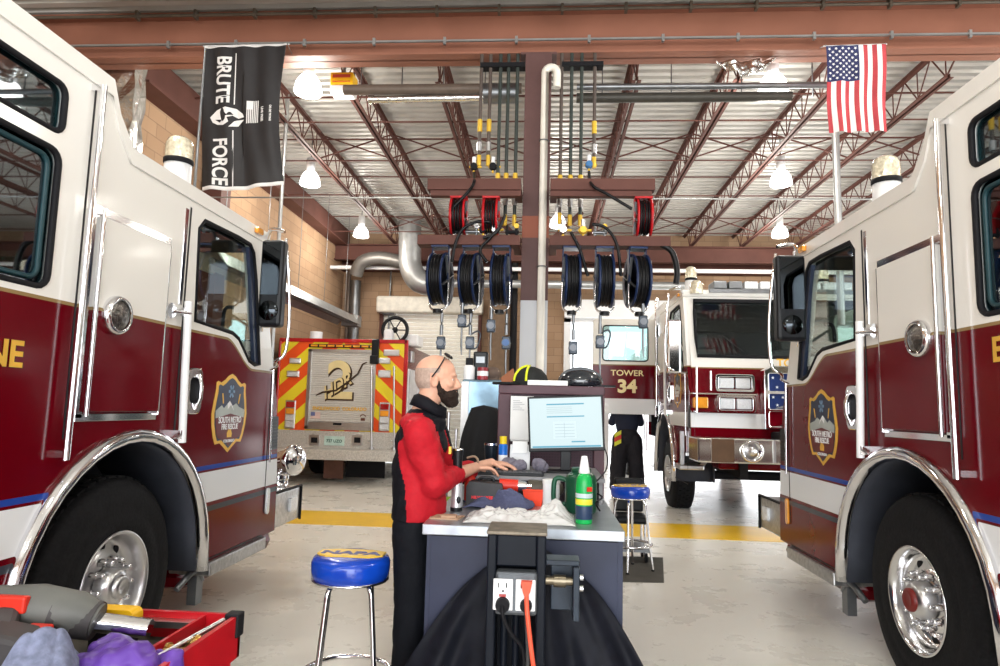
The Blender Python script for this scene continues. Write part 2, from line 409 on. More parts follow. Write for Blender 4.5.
mb.box(colx+cw/2-.03, colx+cw/2, coly-.15, coly+.15, 0, 2.6); mb.box(colx-cw/2, colx+cw/2, coly-.012, coly+.012, 0, 2.6)
mb.box(colx-.25, colx+.25, coly-.25, coly+.25, 0, .03); mb.box(colx-.2, colx+.2, coly-.15, coly+.15, 5.36, 5.385)
tag(mb.build('steel_column', colm, bevel=.004), 'brown steel column with grey lower half standing under the middle of the beam', 'column')
# white drain pipe with a hook at the top
wp = mat('white_pvc', (.78, .74, .66), .4, var=.06)
px_ = colx+.075
t = thing('drain_pipe', 'white pipe with a hooked top strapped to the front of the steel column', 'pipe', (px_, 6.93, 0))
pts = [(0, 0, .05), (0, 0, 5.1)] + [(x, 0, z) for x, z in arc(.065, 5.1, .065, 180, 0, 8)] + [(.13, 0, 4.93)]
MB().tube(pts, .042, 14).build('pipe', wp, t)
mb = MB()
for z in (2.95, 4.33): mb.tube([(x*.05, y*.05, z) for x, y in arc(0, 0, 1, 0, 345, 20)], .006, 6, closed=True)
mb.build('strap', steel, t)
t = tag(MB().box(-.20, -.09, 6.985, 6.992, 1.77, 1.86).build('notice', [paper]), 'small white paper notice taped on the column above the dark cap', 'sign')
MB().box(-.19, -.15, 6.982, 6.986, 1.79, 1.84).box(-.14, -.105, 6.982, 6.986, 1.80, 1.82).build('print', mat('blue_ink', (.15, .35, .6), .6), t)
# edge beam of the left wall and the far beam
tag(MB().box(XL, XL+.22, 7.66, YB-.35, 5.45, 5.90).box(XL, XL+.32, 7.66, YB-.35, 5.42, 5.449).build('ledger_beam', brownst), 'brown steel ledger beam running along the top of the left block wall', 'beam')
mb = MB(); ibeam(mb, XL, XR, YB-.2, 4.9, 5.4); ibeam(mb, XL, XR, 16.2, 5.05, 5.45, .2)
tag(mb.build('steel_beam', brownst), 'dark brown header beam on the far wall above the roll-up door', 'beam')

# roof joists
SP = 1.21; ZB, ZT = 5.45, 5.90
def joist():
    t = thing('roof_joist', 'brown open-web roof joist running away from the beam under the corrugated deck', 'joist', (0, 0, 0), 0, 'open-web roof joists')
    y0, y1 = 7.3, YB-.1
    mb = MB()
    for s in (-1, 1): mb.box(s*.006, s*.05, y0-.1, y1, ZT-.008, ZT); mb.box(s*.006, s*.012, y0-.1, y1, ZT-.05, ZT)
    mb.build('top_chord', brownst, t)
    mb = MB()
    for s in (-1, 1): mb.box(s*.012, s*.055, y0+.5, y1-.5, ZB, ZB+.007); mb.box(s*.012, s*.018, y0+.5, y1-.5, ZB, ZB+.05)
    mb.build('bottom_chord', brownst, t)
    mb = MB(); y = y0; k = 0
    while y < y1-.4:
        a = ZT-.03 if k % 2 == 0 else ZB+.03; b = ZB+.03 if k % 2 == 0 else ZT-.03
        if k == 0: mb.tube([(0, y, a), (0, y+.55, b)], .012, 6); y += .55
        else: mb.tube([(0, y, a), (0, y+.30, b)], .010, 6); y += .30
        k += 1
        if k % 2 == 1: mb.tube([(0, y, ZB+.03), (0, y, ZT-.03)], .008, 6)
    mb.build('web', brownst, t)
    return t
j0 = joist(); k0 = -1.375-2*SP
for k in range(10):
    j = j0 if k == 0 else copy_tree(j0)
    j.location.x = k0 + k*SP
# bridging
for i, (y, lab) in enumerate(((8.9, 'nearest thin brown bridging rod crossing under the joists behind the beam'), (10.4, 'second thin brown bridging rod crossing the joists'),
                       (12.2, 'third thin brown bridging rod crossing the joists'), (14.9, 'farthest thin brown bridging rod crossing the joists'))):
    mb = MB().tube([(XL+.2, y, ZT-.1), (XR-.2, y, ZT-.1)], .014, 6); mb.tube([(XL+.2, y+.12, ZB+.03), (XR-.2, y+.12, ZB+.03)], .012, 6)
    if i in (1, 3):
        for k in range(9):
            x = k0+k*SP; mb.bar((x, y, ZB+.02), (x+SP, y, ZT-.02), .02, .02); mb.bar((x, y, ZT-.02), (x+SP, y, ZB+.02), .02, .02)
    tag(mb.build('bridging_rod', brownst), lab, 'rod', 'bridging rods')
tag(MB().tube([(XL, 9.6, 4.55), (XR, 9.6, 4.55)], .012, 6).build('sprinkler_line', galv), 'thin pale line strung level across the left bay below the joists', 'pipe')
tag(MB().tube([(XL, 15.9, 4.8), (XR, 15.9, 4.8)], .05, 8).build('water_pipe', whitem), 'white pipe running level across the far end of the bay under the header beam', 'pipe')
tag(MB().tube([(-3.1, 16.0, 4.45), (3.6, 16.0, 4.45)], .10, 12).tube([(-1, 16.0, 4.5), (-1, 16.0, 5.06)], .01, 5).tube([(2.5, 16.0, 4.5), (2.5, 16.0, 5.06)], .01, 5).build('exhaust_duct', galv), 'long horizontal grey duct in front of the far block wall behind the hose reels', 'duct')

# hanging high-bay lamps
acryl = mat('lamp_dome', (.95, .95, .93), .3, emit=4.5, emcol=(1, .98, .94))
def lamp(x, y, z, label, s=1, E=60):
    t = thing('high_bay_light', label, 'light', (x, y, z), 0, 'high bay lights')
    MB().lathe([(.02, .22*s), (.10*s, .20*s), (.15*s, .12*s), (.175*s, 0), (.165*s, -.02), (.0, -.025)], (0, 0, 0), n=24).build('dome', acryl, t)
    MB().lathe([(.0, .46*s), (.07*s, .45*s), (.075*s, .25*s), (.04*s, .21*s), (0, .21*s)], (0, 0, 0), n=20).build('ballast', whitem, t)
    MB().tube([(0, 0, .45*s), (0, 0, ZC-z)], .01, 6).build('rod', steel, t)
    l = bpy.data.lights.new('lamp', 'POINT'); l.energy = E; l.shadow_soft_size = .2; l.color = (1, .95, .86)
    lo = bpy.data.objects.new('lamp_glow', l); COL.objects.link(lo); lo.parent = t; lo.location = (0, 0, -.25)
for px, py, Y, lab in ((308, 92, 7.8, 'white dome lamp hanging just behind the beam beside the black flag'), (310, 184, 10.8, 'white dome lamp hanging mid-way over the left bay'),
        (361, 236, 14.4, 'farthest white dome lamp over the left bay near the corner'), (773, 92, 7.8, 'white dome lamp hanging just behind the beam left of the striped flag'),
        (781, 184, 10.8, 'white dome lamp hanging mid-way over the right bay'), (780, 236, 14.4, 'farthest white dome lamp over the right bay'),
        (558, 226, 13.5, 'white dome lamp partly hidden behind the hose reels right of the column')):
    p = P(px, py, Y); lamp(p.x, p.y, p.z, lab, E=85)
for x, y in ((-3, 3.6), (3, 3.6), (0, 1.2), (-3, -2), (3, -2), (7.5, 5), (8, 12)):
    lamp(x, y, 5.0, 'white dome lamp over the near bay', E=70)

#@@TRUCK
# ================================================================== FIRE TRUCK CABS
# local frame: hub at y=0, front towards +Y, visible side is the plane x=0, its outward normal +X*m
def wheel(root, m, hz, R, y, x, label='wheel', outer=1, red_hub=False):
    """outer=+1 outward is +X*m"""
    e = empty('wheel'); e.parent = root; o = outer
    T = lambda prof: [(r, h*o) for r, h in prof]
    mb = MB(m); c = (x, y, hz)
    w_ = .31
    mb.lathe(T([(.27, 0), (.30, .008), (.36, .014), (.385, .006), (.40, .010), (R-.075, .004), (R-.045, -.006), (R-.015, -.025), (R-.002, -.05), (R, -.10), (R, -w_+.06), (R-.01, -w_+.02),
               (R-.05, -w_), (.36, -w_), (.27, -w_+.02)]), c, (1, 0, 0), 56)
    mb.v = [(a, b_, max(c_, .002)) for a, b_, c_ in mb.v]; mb.build('tyre', tyre_m, e)
    mb = MB(m)                                               # tread ribs
    for k in range(44):
        a = 2*PI*k/44
        for q in range(4):
            xx = -.055-.055*q - .02
            mb.obox((x+o*(xx-.005), y+math.cos(a+(q % 2)*.07)*(R+.002), hz+math.sin(a+(q % 2)*.07)*(R+.002)), (.042, .058, .016),
                    Matrix.Rotation(a+(q % 2)*.07, 3, 'X') @ Matrix.Rotation(PI/2, 3, 'X'))
    mb.v = [(a, b_, max(c_, .001)) for a, b_, c_ in mb.v]; mb.build('tread', tyre_m, e)
    mb = MB(m)
    mb.lathe(T([(.272, .0), (.281, .006), (.277, .014), (.267, .012), (.253, -.01), (.246, -.05), (.238, -.085), (.218, -.093), (.168, -.072), (.155, -.060), (.0, -.060)]), c, (1, 0, 0), 56)
    mb.build('rim', satin if not red_hub else mat('polished_rim', (.75, .75, .76), .16, 1, var=.05), e)
    for k in range(10):
        a = 2*PI*(k+.5)/10; cc = Vector((x-o*.083, y+math.cos(a)*.198, hz+math.sin(a)*.198))
        MB(m).cyl(cc-Vector((o*.01, 0, 0)), cc+Vector((o*.004, 0, 0)), .022, n=14).build('hand_hole', black, e)
    for k in range(10):
        a = 2*PI*k/10; cc = Vector((x-o*.055, y+math.cos(a)*.135, hz+math.sin(a)*.135)); ux = Vector((o, 0, 0))
        q = MB(m).cyl(cc, cc+ux*.035, .021, .019, 12); q.cyl(cc+ux*.035, cc+ux*.06, .014, .013, 10); q.sph(cc+ux*.062, .013, 10)
        q.build('lug_nut', chrome, e)
    mb = MB(m); mb.lathe(T([(.10, -.05), (.098, -.01), (.085, .02), (.07, .03), (.0, .032)]), c, (1, 0, 0), 28)
    mb.build('hub', satin, e)
    mb = MB(m); mb.lathe(T([(.062, .02), (.060, .045), (.045, .055), (.03, .048), (.0, .05)]), c, (1, 0, 0), 24)
    mb.build('hub_cap', mat('hub_red', (.16, .015, .012), .35) if red_hub else satin, e)
    return e

FRONT = [(1.95, .44), (1.94, .80), (1.90, 1.15), (1.83, 1.50), (1.70, 1.80), (1.58, 2.15), (1.50, 2.45), (1.43, 2.68)]
def emblem(root, m, y, z, zs=1, s=1.0):
    e = empty('emblem'); e.parent = root
    right = Vector((0, 1, 0)) if m > 0 else Vector((0, -1, 0))
    half = [(0, .270), (.035, .255), (.070, .225), (.105, .205), (.135, .215), (.150, .205), (.150, .16), (.165, .08), (.178, 0), (.170, -.08), (.150, -.155), (.130, -.20), (.085, -.195), (.045, -.225), (0, -.262)]
    out = half + [(-a, b) for a, b in half[-2:0:-1]]
    sc = lambda P_, k: [(a*k*1.42*s, b*(1-(1-k)*.75)*s) for a, b in P_]
    def flat(name, pts, x0, x1, m_): 
        return panel(name, [(y+a, (z+b)/1) for a, b in pts], [], x0, x1, m_, e, 'x', m, 1, .0)
    flat('gold_border', sc(out, 1), .0, .003, gold)
    inner = sc(out, .86)
    flat('shield_field', inner, .0025, .0045, mat('emblem_navy', (.015, .025, .06), .3))
    W = .178*1.42*.86*s
    flat('mountain', [(-W*.93, -.03*s), (-W*.96, .02*s), (-W*.6, .055*s), (-W*.45, .035*s), (-W*.1, .085*s), (W*.1, .05*s), (W*.35, .07*s), (W*.55, .045*s), (W*.97, .025*s), (W*.93, -.03*s), (0, .0*s)], .004, .006, mat('emblem_grey', (.42, .46, .44), .4))
    flat('snow_cap', [(W*-.1, .085*s), (W*.02, .066*s), (W*.1, .05*s), (W*.2, .02*s), (0, .06*s), (-W*.2, .03*s), (-W*.24, .066*s)], .0055, .007, whitem)
    flat('maroon_field', [(-W*.93, -.03*s), (0, .0*s), (W*.93, -.03*s), (W*.84, -.13*s), (W*.72, -.16*s), (W*.45, -.175*s), (W*.2, -.19*s), (0, -.22*s), (-W*.2, -.19*s), (-W*.45, -.175*s), (-W*.72, -.16*s), (-W*.84, -.13*s)], .004, .006, mat('emblem_maroon', (.13, .01, .012), .3))
    for ty, tt, sz in ((-.045, 'SOUTH METRO', .058), (-.09, 'FIRE RESCUE', .052)):
        text('lettering', tt, sz*s, whitem, (m*.0075, y, z+ty*s), right, (0, 0, 1), e, .001, .001, .82)
    text('lettering', 'COLORADO', .028*s, whitem, (m*.0075, y, z-.185*s), right, (0, 0, 1), e, .001, .0)
    flat('flame', [(-.03*s, -.16*s), (-.035*s, -.13*s), (-.015*s, -.105*s), (-.01*s, -.12*s), (.012*s, -.10*s), (.035*s, -.135*s), (.03*s, -.16*s)], .006, .008, gold)
    # star of life with ladder arms
    for a in (0, 60, 120):
        c_, s_ = math.cos(math.radians(a)), math.sin(math.radians(a))
        flat('star_arm', [(-.045*s*c_-.009*s*s_, .15*s-.045*s*s_+.009*s*c_), (.045*s*c_-.009*s*s_, .15*s+.045*s*s_+.009*s*c_), (.045*s*c_+.009*s*s_, .15*s+.045*s*s_-.009*s*c_), (-.045*s*c_+.009*s*s_, .15*s-.045*s*s_-.009*s*c_)], .004, .006, mat('emblem_blue', (.18, .30, .45), .4))
    for q in (-1, 1):
        flat('axe', [(q*.12*s, .135*s), (q*.135*s, .135*s), (q*.115*s, .065*s), (q*.105*s, .07*s)], .004, .006, gold)
    return e

def cab(label, loc, rz, m, zs=1.0, pal='engine', mir=(1.38, .08, .32), opts=(), bea=.66):
    root = thing('fire_engine' if pal == 'engine' else 'ladder_truck', label, 'fire truck', loc, rz)
    if pal == 'engine': lv = livery('engine_livery', 1, (.815, 1.01), 1.885, True, (1.024, 1.052), (.755, .79))
    else: lv = livery('tower_livery', zs, (1.27, 1.46), 2.08, False)
    lvfront = livery('front_livery_'+pal, zs, (.84, 1.0) if pal == 'engine' else (1.27, 1.46), 1.75 if pal == 'engine' else 2.06, False)
    W = 2.5; hz = .50; R = .55
    archc = arc(0, .46, .83, 180, 0, 20)
    archpts = [(-.81, .42)] + [(a*.81/.83, .50+(b-.46)*.80/.83) for a, b in archc[1:-1]] + [(.82, .42)]
    rear = -1.9
    raised = 'raised' in opts
    top = [(1.43, 2.67), (-.24, 2.67), (-.36, 2.80), (-.42, 2.95), (rear, 2.95)] if pal == 'engine' else [(1.43, 2.67), (rear, 2.67)]
    FR_ = FRONT if pal == 'engine' else [(1.945, .86)]+FRONT[2:]
    outline = [(.82, .42)] + FR_[:-1] + top + [(rear, .42)] + archpts[:-1]
    win = [(.50, 1.95), (.47, 2.52), (.53, 2.585), (1.0, 2.60), (1.19, 2.595), (1.25, 2.55), (1.32, 2.36), (1.40, 2.02), (1.47, 1.74), (1.38, 1.735), (1.28, 1.76), (1.19, 1.83), (1.10, 1.90), (1.0, 1.93)]
    rw1 = rrect(-1.62, -.72, 1.93, 2.54, .06)
    rw2 = rrect(-1.62, -.72, 2.62, 2.84, .05)
    holes = [win, rw1] + ([rw2] if pal == 'engine' else [])
    if 'open_door' in opts:
        holes = [win, [(-.62, .5), (-.62, 2.55), (-1.68, 2.55), (-1.68, .5), (-1.0, .5)]]
        outline = [(.81, .66)] + FR_[:-1] + top + [(rear, .42), (-1.0, .42)] + archpts[:-1]
        holes = [win, [(-.86, .9), (-.62, 1.2), (-.62, 2.55), (-1.68, 2.55), (-1.68, .9)]]
    body = panel('cab_side', outline, holes, -.05, 0, lv, root, 'x', m, zs)
    holes2 = [win, rw1] + ([rw2] if pal == 'engine' else [])
    panel('cab_side', outline, holes2, -W, -W+.05, lv, root, 'x', m, zs)
    # roof shell
    mb = MB(m, zs)
    def slab(pts, t=.09):
        low = [(a, b) for a, b in pts]; up = []
        for i, (a, b) in enumerate(pts):
            up.append((a + (.02 if i == 0 else 0), b+t))
        mb.prism(low+up[::-1], -W-.012, .012, 'x')
    if pal == 'engine': slab([(1.47, 2.665), (-.24, 2.665), (-.36, 2.79), (-.43, 2.94), (rear-.01, 2.94)], .085)
    else: slab([(1.47, 2.665), (rear-.01, 2.665)])
    mb.build('roof', cream, root, bevel=.035)
    # front skin
    mb = MB(m, zs); Fp = FRONT
    lo = Fp[:5]; hi = Fp[-2:]
    def strip(pts, x0, x1, t=.06): mb.prism([(a, b) for a, b in pts]+[(a-t, b) for a, b in pts[::-1]], x0, x1, 'x')
    strip(([(1.95, .44), (1.94, .80)] if pal == 'engine' else [(1.945, .86)])+[(1.90, 1.15), (1.83, 1.50), (1.72, 1.80), (1.67, 1.93)], -W+.05, -.05)
    strip([(1.67, 1.93), (1.58, 2.15), (1.50, 2.45), (1.445, 2.62)], -.15, -.05); strip([(1.67, 1.93), (1.58, 2.15), (1.50, 2.45), (1.445, 2.62)], -W+.05, -W+.15)
    strip([(1.445, 2.62), (1.43, 2.68)], -W+.05, -.05)
    mb.build('cab_front', lvfront, root)
    mb = MB(m, zs)
    mb.prism([(1.672, 1.93), (1.585, 2.15), (1.505, 2.45), (1.45, 2.62), (1.43, 2.62), (1.485, 2.45), (1.565, 2.15), (1.65, 1.93)], -W+.14, -.14, 'x')
    mb.build('windshield', darkglass, root)
    mb = MB(m, zs).tube([(x, a+.012, b) for x, a, b in ((-.14, 1.665, 1.93), (-.14, 1.582, 2.15), (-.14, 1.502, 2.45), (-.14, 1.447, 2.62), (-W+.14, 1.447, 2.62), (-W+.14, 1.502, 2.45), (-W+.14, 1.582, 2.15), (-W+.14, 1.665, 1.93))], .022, 6, True)
    mb.build('windshield_gasket', black, root)
    # interior: floor, engine tunnel, rear bulkhead, headliner, dash, seats
    mb = MB(m, zs).box(-W+.06, -.06, rear+.05, 1.6, 1.33, 1.38).box(-W+.06, -.06, rear, rear+.05, .5, 2.6).box(-1.65, -.85, -1.0, 1.1, 1.38, 1.70)
    mb.box(-W+.06, -.06, rear+.05, 1.38, 2.58, 2.65).box(-W+.06, -.06, 1.25, 1.60, 1.55, 1.84)
    mb.build('interior', inter, root)
    for xs in (-.55, -1.95):
        e = MB(m, zs).box(xs-.25, xs+.25, .0, .48, 1.2, 1.5); e.box(xs-.25, xs+.25, -.12, .05, 1.4, 2.15).box(xs-.13, xs+.13, -.12, .0, 2.15, 2.35)
        e.build('seat', mat('seat_grey', (.07, .075, .08), .7), root, bevel=.03)
    x_ = -1.95 if m > 0 else -.55
    MB(m, zs).tube([(x_+.2*math.cos(a), 1.02+.2*math.sin(a)*.5, 1.88+.2*math.sin(a)*.8) for a in [2*PI*k/20 for k in range(20)]], .014, 6, True).build('steering_wheel', black, root)
    # glass + gaskets
    def window(name, poly, gl, g=.016, xo=0, x2=None):
        e = panel(name, poly, [], -.032, -.026, gl, root, 'x', m, zs, 0)
        MB(m, zs).tube([(-.006, a, b) for a, b in poly], g, 6, True).build('gasket', black, e)
        q = panel('far_'+name, poly, [], -W+.026, -W+.032, gl, root, 'x', m, zs, 0); q.name = name
        return e
    fw = window('door_window', win, winglass)
    inset = [(a-.075, b) for a, b in [(1.25, 2.575), (1.32, 2.36), (1.40, 2.02), (1.47, 1.76)]]
    panel('vent_pillar', [(1.25, 2.59), (1.32, 2.36), (1.40, 2.02), (1.47, 1.74)]+inset[::-1], [], -.035, -.008, navy_pl, fw, 'x', m, zs, .003)
    MB(m, zs).tube(smooth_path([(-.08, 1.16, 2.13), (-.13, 1.13, 2.11), (-.14, 1.14, 1.95), (-.13, 1.2, 1.84), (-.08, 1.24, 1.83)], 4), .014, 6).build('grab_handle', black, root)
    if 'open_door' not in opts:
        window('crew_window', rw1, tint, .015)
        if pal == 'engine': window('roof_window', rw2, tint, .015)
        def frame(poly, in_): return [(a+(in_ if a < -1.1 else -in_), b+(in_*.5 if b < 2.3 else -in_*.5)) for a, b in poly]
        MB(m, zs).tube([(-.02, a, b) for a, b in rrect(-1.575, -.765, 1.965, 2.505, .05)], .012, 6, True).build('window_frame', mat('teal_frame', (.012, .045, .055), .4), root)
    # wheel arch trim + liner
    ap = [(a, b) for a, b in archpts]; mb = MB(m, zs)
    ap2 = [(-.83, .40)] + ap[1:-1] + [(.82, .40)]
    V = []; Fc = []; cs = [(-.01, 0), (.022, .006), (.040, .022), (.044, .045), (.036, .066), (.0, .075), (-.03, .07)]
    for a, b in ap2:
        d = Vector((a, b-.5)).normalized()
        if b < .47: d = Vector((1 if a > 0 else -1, 0))
        for x, t in cs: V.append((x, a-d.x*(t-.01), b-d.y*(t-.01)))
    K = len(cs)
    for i in range(len(ap2)-1):
        for k in range(K-1): Fc.append((i*K+k, i*K+k+1, (i+1)*K+k+1, (i+1)*K+k))
    mb.add(V, Fc, 0, True); mb.build('fender_trim', chrome, root, solid=.003)
    mb = MB(m, zs); V = []; Fc = []
    for a, b in ap2:
        d = Vector((a, b-.5)).normalized()
        if b < .47: d = Vector((1 if a > 0 else -1, 0))
        for x, t in ((0, .06), (-.10, .062), (-.55, .05)): V.append((x, a-d.x*t, b-d.y*t))
    for i in range(len(ap2)-1):
        for k in range(2): Fc.append((i*3+k, i*3+k+1, (i+1)*3+k+1, (i+1)*3+k))
    mb.add(V, Fc, 0, True); mb.box(-.57, -.55, -.8, .8, .4, 1.3)
    mb.build('fender_liner', greypl, root, solid=.006)
    wheel(root, m, hz, R, 0, -.05, outer=1, red_hub='red_hub' in opts)
    wheel(root, m, hz, R, 0, -W+.05, outer=-1)
    MB(m).cyl((-.3, 0, hz), (-W+.3, 0, hz), .07).box(-.75, -.65, -5, 1.8, .62, .85).box(-W+.65, -W+.75, -5, 1.8, .62, .85).build('axle', black, root)
    # door seams, rails
    blackline = mat('seam_black', (.01, .01, .012), .5)
    for q in ((.355, .37, 1.18, 2.62), (1.70, 1.708, .62, 1.68), (.84, 1.70, .445, .455), (-.545, -.535, 1.28, 2.93)):
        MB(m, zs).box(-.001, .003, *q).build('door_seam', blackline, root)
    MB(m, zs).box(0, .006, .30, .335, 2.02, 2.6).build('hinge_strip', chrome, root, bevel=.002)
    e = MB(m, zs).tube([(.055, .315, 2.04), (.055, .335, 1.6), (.055, .36, 1.22)], .022, 10).build('grab_rail', whitem, root)
    MB(m, zs).box(0, .065, .295, .335, 1.95, 2.0).box(0, .065, .335, .375, 1.24, 1.29).tube([(0, .22, 1.97), (.07, .32, 1.97)], .014, 6).cyl((.0, .21, 1.97), (.02, .21, 1.97), .045, n=16).build('rail_bracket', chrome, e)
    MB(m, zs).tube([(.05, -.555, 2.93), (.05, -.575, 1.19)], .016, 10).box(0, .05, -.57, -.55, 2.9, 2.93).box(0, .05, -.58, -.56, 1.2, 1.23).build('corner_rail', chrome, root)
    MB(m, zs).tube([(.05, -.44 if 'ajar' in opts else -.47, 2.36), (.05, -.47, 1.38)], .010, 8).build('hatch_edge', chrome, root)
    # door handle
    e = panel('door_handle', rrect(.43, .60, 1.38, 1.66, .05), [rrect(.46, .57, 1.45, 1.60, .03)], .0, .028, chrome, root, 'x', m, zs, .006)
    MB(m, zs).tube([(.03, .54, 1.62), (.055, .53, 1.55), (.055, .53, 1.48), (.03, .53, 1.41)], .014, 8).build('lever', chrome, e)
    panel('handle_pocket', rrect(.45, .58, 1.42, 1.62, .03), [], -.002, .004, black, e, 'x', m, zs, 0)
    # compartment hatch
    hatch = [(-.44, 1.40), (.13, 1.40), (.13, 2.33), (-.44, 2.33)]
    panel('hatch_door', hatch, [], .0, .035, lv, root, 'x', m, zs, .004)
    MB(m, zs).box(0, .02, -.49, .15, 2.335, 2.375).box(0, .012, -.49, -.445, 1.37, 2.375).box(0, .012, -.49, .15, 1.355, 1.39).box(.0, .03, .135, .146, 1.38, 2.33).build('hatch_trim', chrome, root, bevel=.002)
    mb = MB(m, zs).lathe([(.095, 0), (.097, .025), (.085, .045), (.074, .04)], (.03, -.31, 1.87), (1, 0, 0), 28)
    e = mb.build('round_light', chrome, root)
    MB(m, zs).lathe([(.076, .034), (.05, .05), (0, .056)], (.03, -.31, 1.87), (1, 0, 0), 24).build('lens', mat('dark_reflector', (.16, .15, .14), .15, .8, var=.8, scale=45, bump=.8), e)
    # mirror
    my, mx0, mx1 = mir[:3]; mz = mir[3] if len(mir) > 3 else 0; mmat = blackpl if not mz else chrome
    e = MB(m, zs).box(mx0, mx1, my-.02, my+.09, 2.00+mz, 2.635+mz).build('mirror', mmat, root, bevel=.025)
    MB(m, zs).box(mx0+.02, mx1-.02, my-.026, my-.02, 2.23+mz, 2.615+mz).build('mirror_glass', mat('mirror_reflect_dark', (.035, .04, .045), .03, 1, var=.02), e)  # dark base colour stands in for the dark surroundings mirrored in the glass
    MB(m, zs).lathe([(.0, .022), (.05, .017), (.072, .0)], ((mx0+mx1)/2, my-.022, 2.115+mz), (0, -1, 0), 20).build('convex_glass', mat('mirror_reflect_dark', (.1, .1, .1), .03, 1), e)
    mb = MB(m, zs).tube(smooth_path([(.0, 1.45, 2.70), (.1, my+.1, 2.74), (mx1-.03, my+.05, 2.71)], 5), .014, 8)
    mb.tube(smooth_path([(mx1-.02, my+.06, 2.66), (mx1+.03, my+.07, 2.2), (mx1+.02, my+.08, 1.84), (mx1-.06, my+.1, 1.76), (.08, 1.6, 1.74), (.0, 1.66, 1.72)], 6), .012, 8)
    mb.tube([(.0, 1.46, 2.0), (mx0+.02, my+.05, 2.1)], .012, 8)
    mb.build('mirror_arm', chrome, e)
    MB(m, zs).tube([(.025, 1.67, 1.72), (.025, 1.70, 1.0)], .009, 6).build('door_edge', chrome, root)
    # nose side: louvre, marker, step, handle
    mb = MB(m, zs)
    for k in range(9): mb.box(0, .012, 1.745, 1.87, 1.11+.026*k, 1.125+.026*k)
    mb.box(0, .004, 1.735, 1.88, 1.09, 1.35); mb.build('side_louvre', blackpl, root)
    if pal == 'engine': panel('side_marker', rrect(1.72, 1.77, .60, .80, .024), [], 0, .02, amber if 'raised' not in opts else clearlens, root, 'x', m, zs, .005)
    MB(m, zs).box(.012, .045, 1.20, 1.30, 2.69, 2.735).build('marker_light', amber, root, bevel=.01)
    if pal == 'engine': MB(m, zs).box(-.25, .03, .86, 1.72, .345, .435).build('step', dp, root, bevel=.01)
    if pal == 'engine': MB(m, zs).box(-W+.1, -.1, .85, 2.2, .24, .42).build('valance', redp, root, bevel=.09)
    if pal == 'engine': mb = MB(m, zs).box(-.12, -.06, .87, .95, .16, .34).tube(smooth_path([(-.1, .7, .3), (-.07, .85, .38), (-.07, .95, .30)], 4), .02, 8)
    if pal == 'engine': mb.build('step_bracket', steel, root)
    # bumper
    if pal == 'engine':
        e = MB(m).box(-W+.05, -.05, 1.95, 2.62, .43, .71).build('bumper', dp, root, bevel=.012)
        panel('bumper_light', rrect(2.34, 2.50, .52, .64, .02), [], -.052, -.025, clearlens, e, 'x', m, 1, .004)
        MB(m).tube([(-.045, 1.96, .72), (-.045, 2.62, .72), (-.045, 2.62, .42)], .012, 6).build('bumper_edge', black, e)
    # beacons
    for xs in (-.28, -W+.28):
        yb = bea; zb = 2.82
        e = MB(m, zs).lathe([(.085, -.09), (.085, .20), (.0, .20)], (xs, yb, zb), n=24).build('beacon', whitem, root)
        MB(m, zs).lathe([(.088, .175), (.092, .185), (.092, .21), (.085, .21)], (xs, yb, zb), n=24).build('beacon_ring', black, e)
        MB(m, zs).lathe([(.086, .21), (.086, .31), (.072, .345), (.04, .365), (0, .37)], (xs, yb, zb), n=24).build('beacon_dome', mat('beacon_lens', (.72, .66, .50), .12, .3, coat=1, scale=40, bump=.8, var=.3), e)
    if pal == 'engine' and m > 0: MB(m).tube([(-.35, 1.0, 2.74), (-.35, 1.0, 4.0)], [.012, .006], 6).build('antenna', steel, root)
    # emblem + name
    emblem(root, m, 1.04, 1.38 if pal == 'engine' else 1.78, zs)
    right = (0, 1, 0) if m > 0 else (0, -1, 0)
    if pal == 'engine':
        yt = -1.085 if m > 0 else -1.06
        for dx, mm, q in ((.006, black, .002), (0, gold, .0045)):
            text('lettering', 'ENGINE', .15, mm, (m*q, yt+dx, 1.63 if m > 0 else 1.765), right, (0, 0, 1), root, .001, .004, 1.0)
    # pump body behind the crew cab
    mb = MB(m, zs).box(-W, 0, -6.6, rear-.05, .62, 2.35)
    mb.build('pump_body', lv, root, bevel=.02)
    for k in range(3):
        mb = MB(m, zs); z = .8
        while z < 2.1: mb.box(0, .012, -3.2-1.12*k, -2.2-1.12*k, z, z+.07); z += .075
        mb.build('roller_shutter', satin, root)
    wheel(root, m, hz, R, -5.0, .02); wheel(root, m, hz, R, -5.0, -W-.02, outer=-1)
    return root

left = cab('red and white fire engine filling the left edge, nose pointing away, chrome elbow on bumper', (-2.15, 3.42, 0), 0, 1, mir=(1.2, .08, .25), opts=('raised',))
right = cab('red and cream fire engine filling the right edge, red hub cap on its front wheel', (1.95, 3.84, 0), 0, -1, mir=(1.12, .06, .27), opts=('red_hub',), bea=.60)
# suction elbow on the left engine bumper
ex, ey = -.16, 2.36
e = MB().lathe([(.0, 0), (.11, 0), (.11, .03), (.085, .04), (.085, .13), (.105, .14), (.105, .17), (.09, .18)], (ex, ey, .70), n=28).build('suction_elbow', chrome, left)
MB().tube(smooth_path([(ex, ey, .80), (ex, ey, .88), (ex+.03, ey-.02, .945), (ex+.12, ey-.06, .97), (ex+.17, ey-.08, .97)], 6), .092, 20).build('elbow_pipe', chrome, e)
MB().lathe([(.0, .0), (.12, .0), (.13, .015), (.13, .06), (.115, .072), (.09, .074), (.085, .09), (.0, .092)], (ex+.12, ey-.06, .97), (.8, -.35, 0), 28).build('elbow_cap', chrome, e)

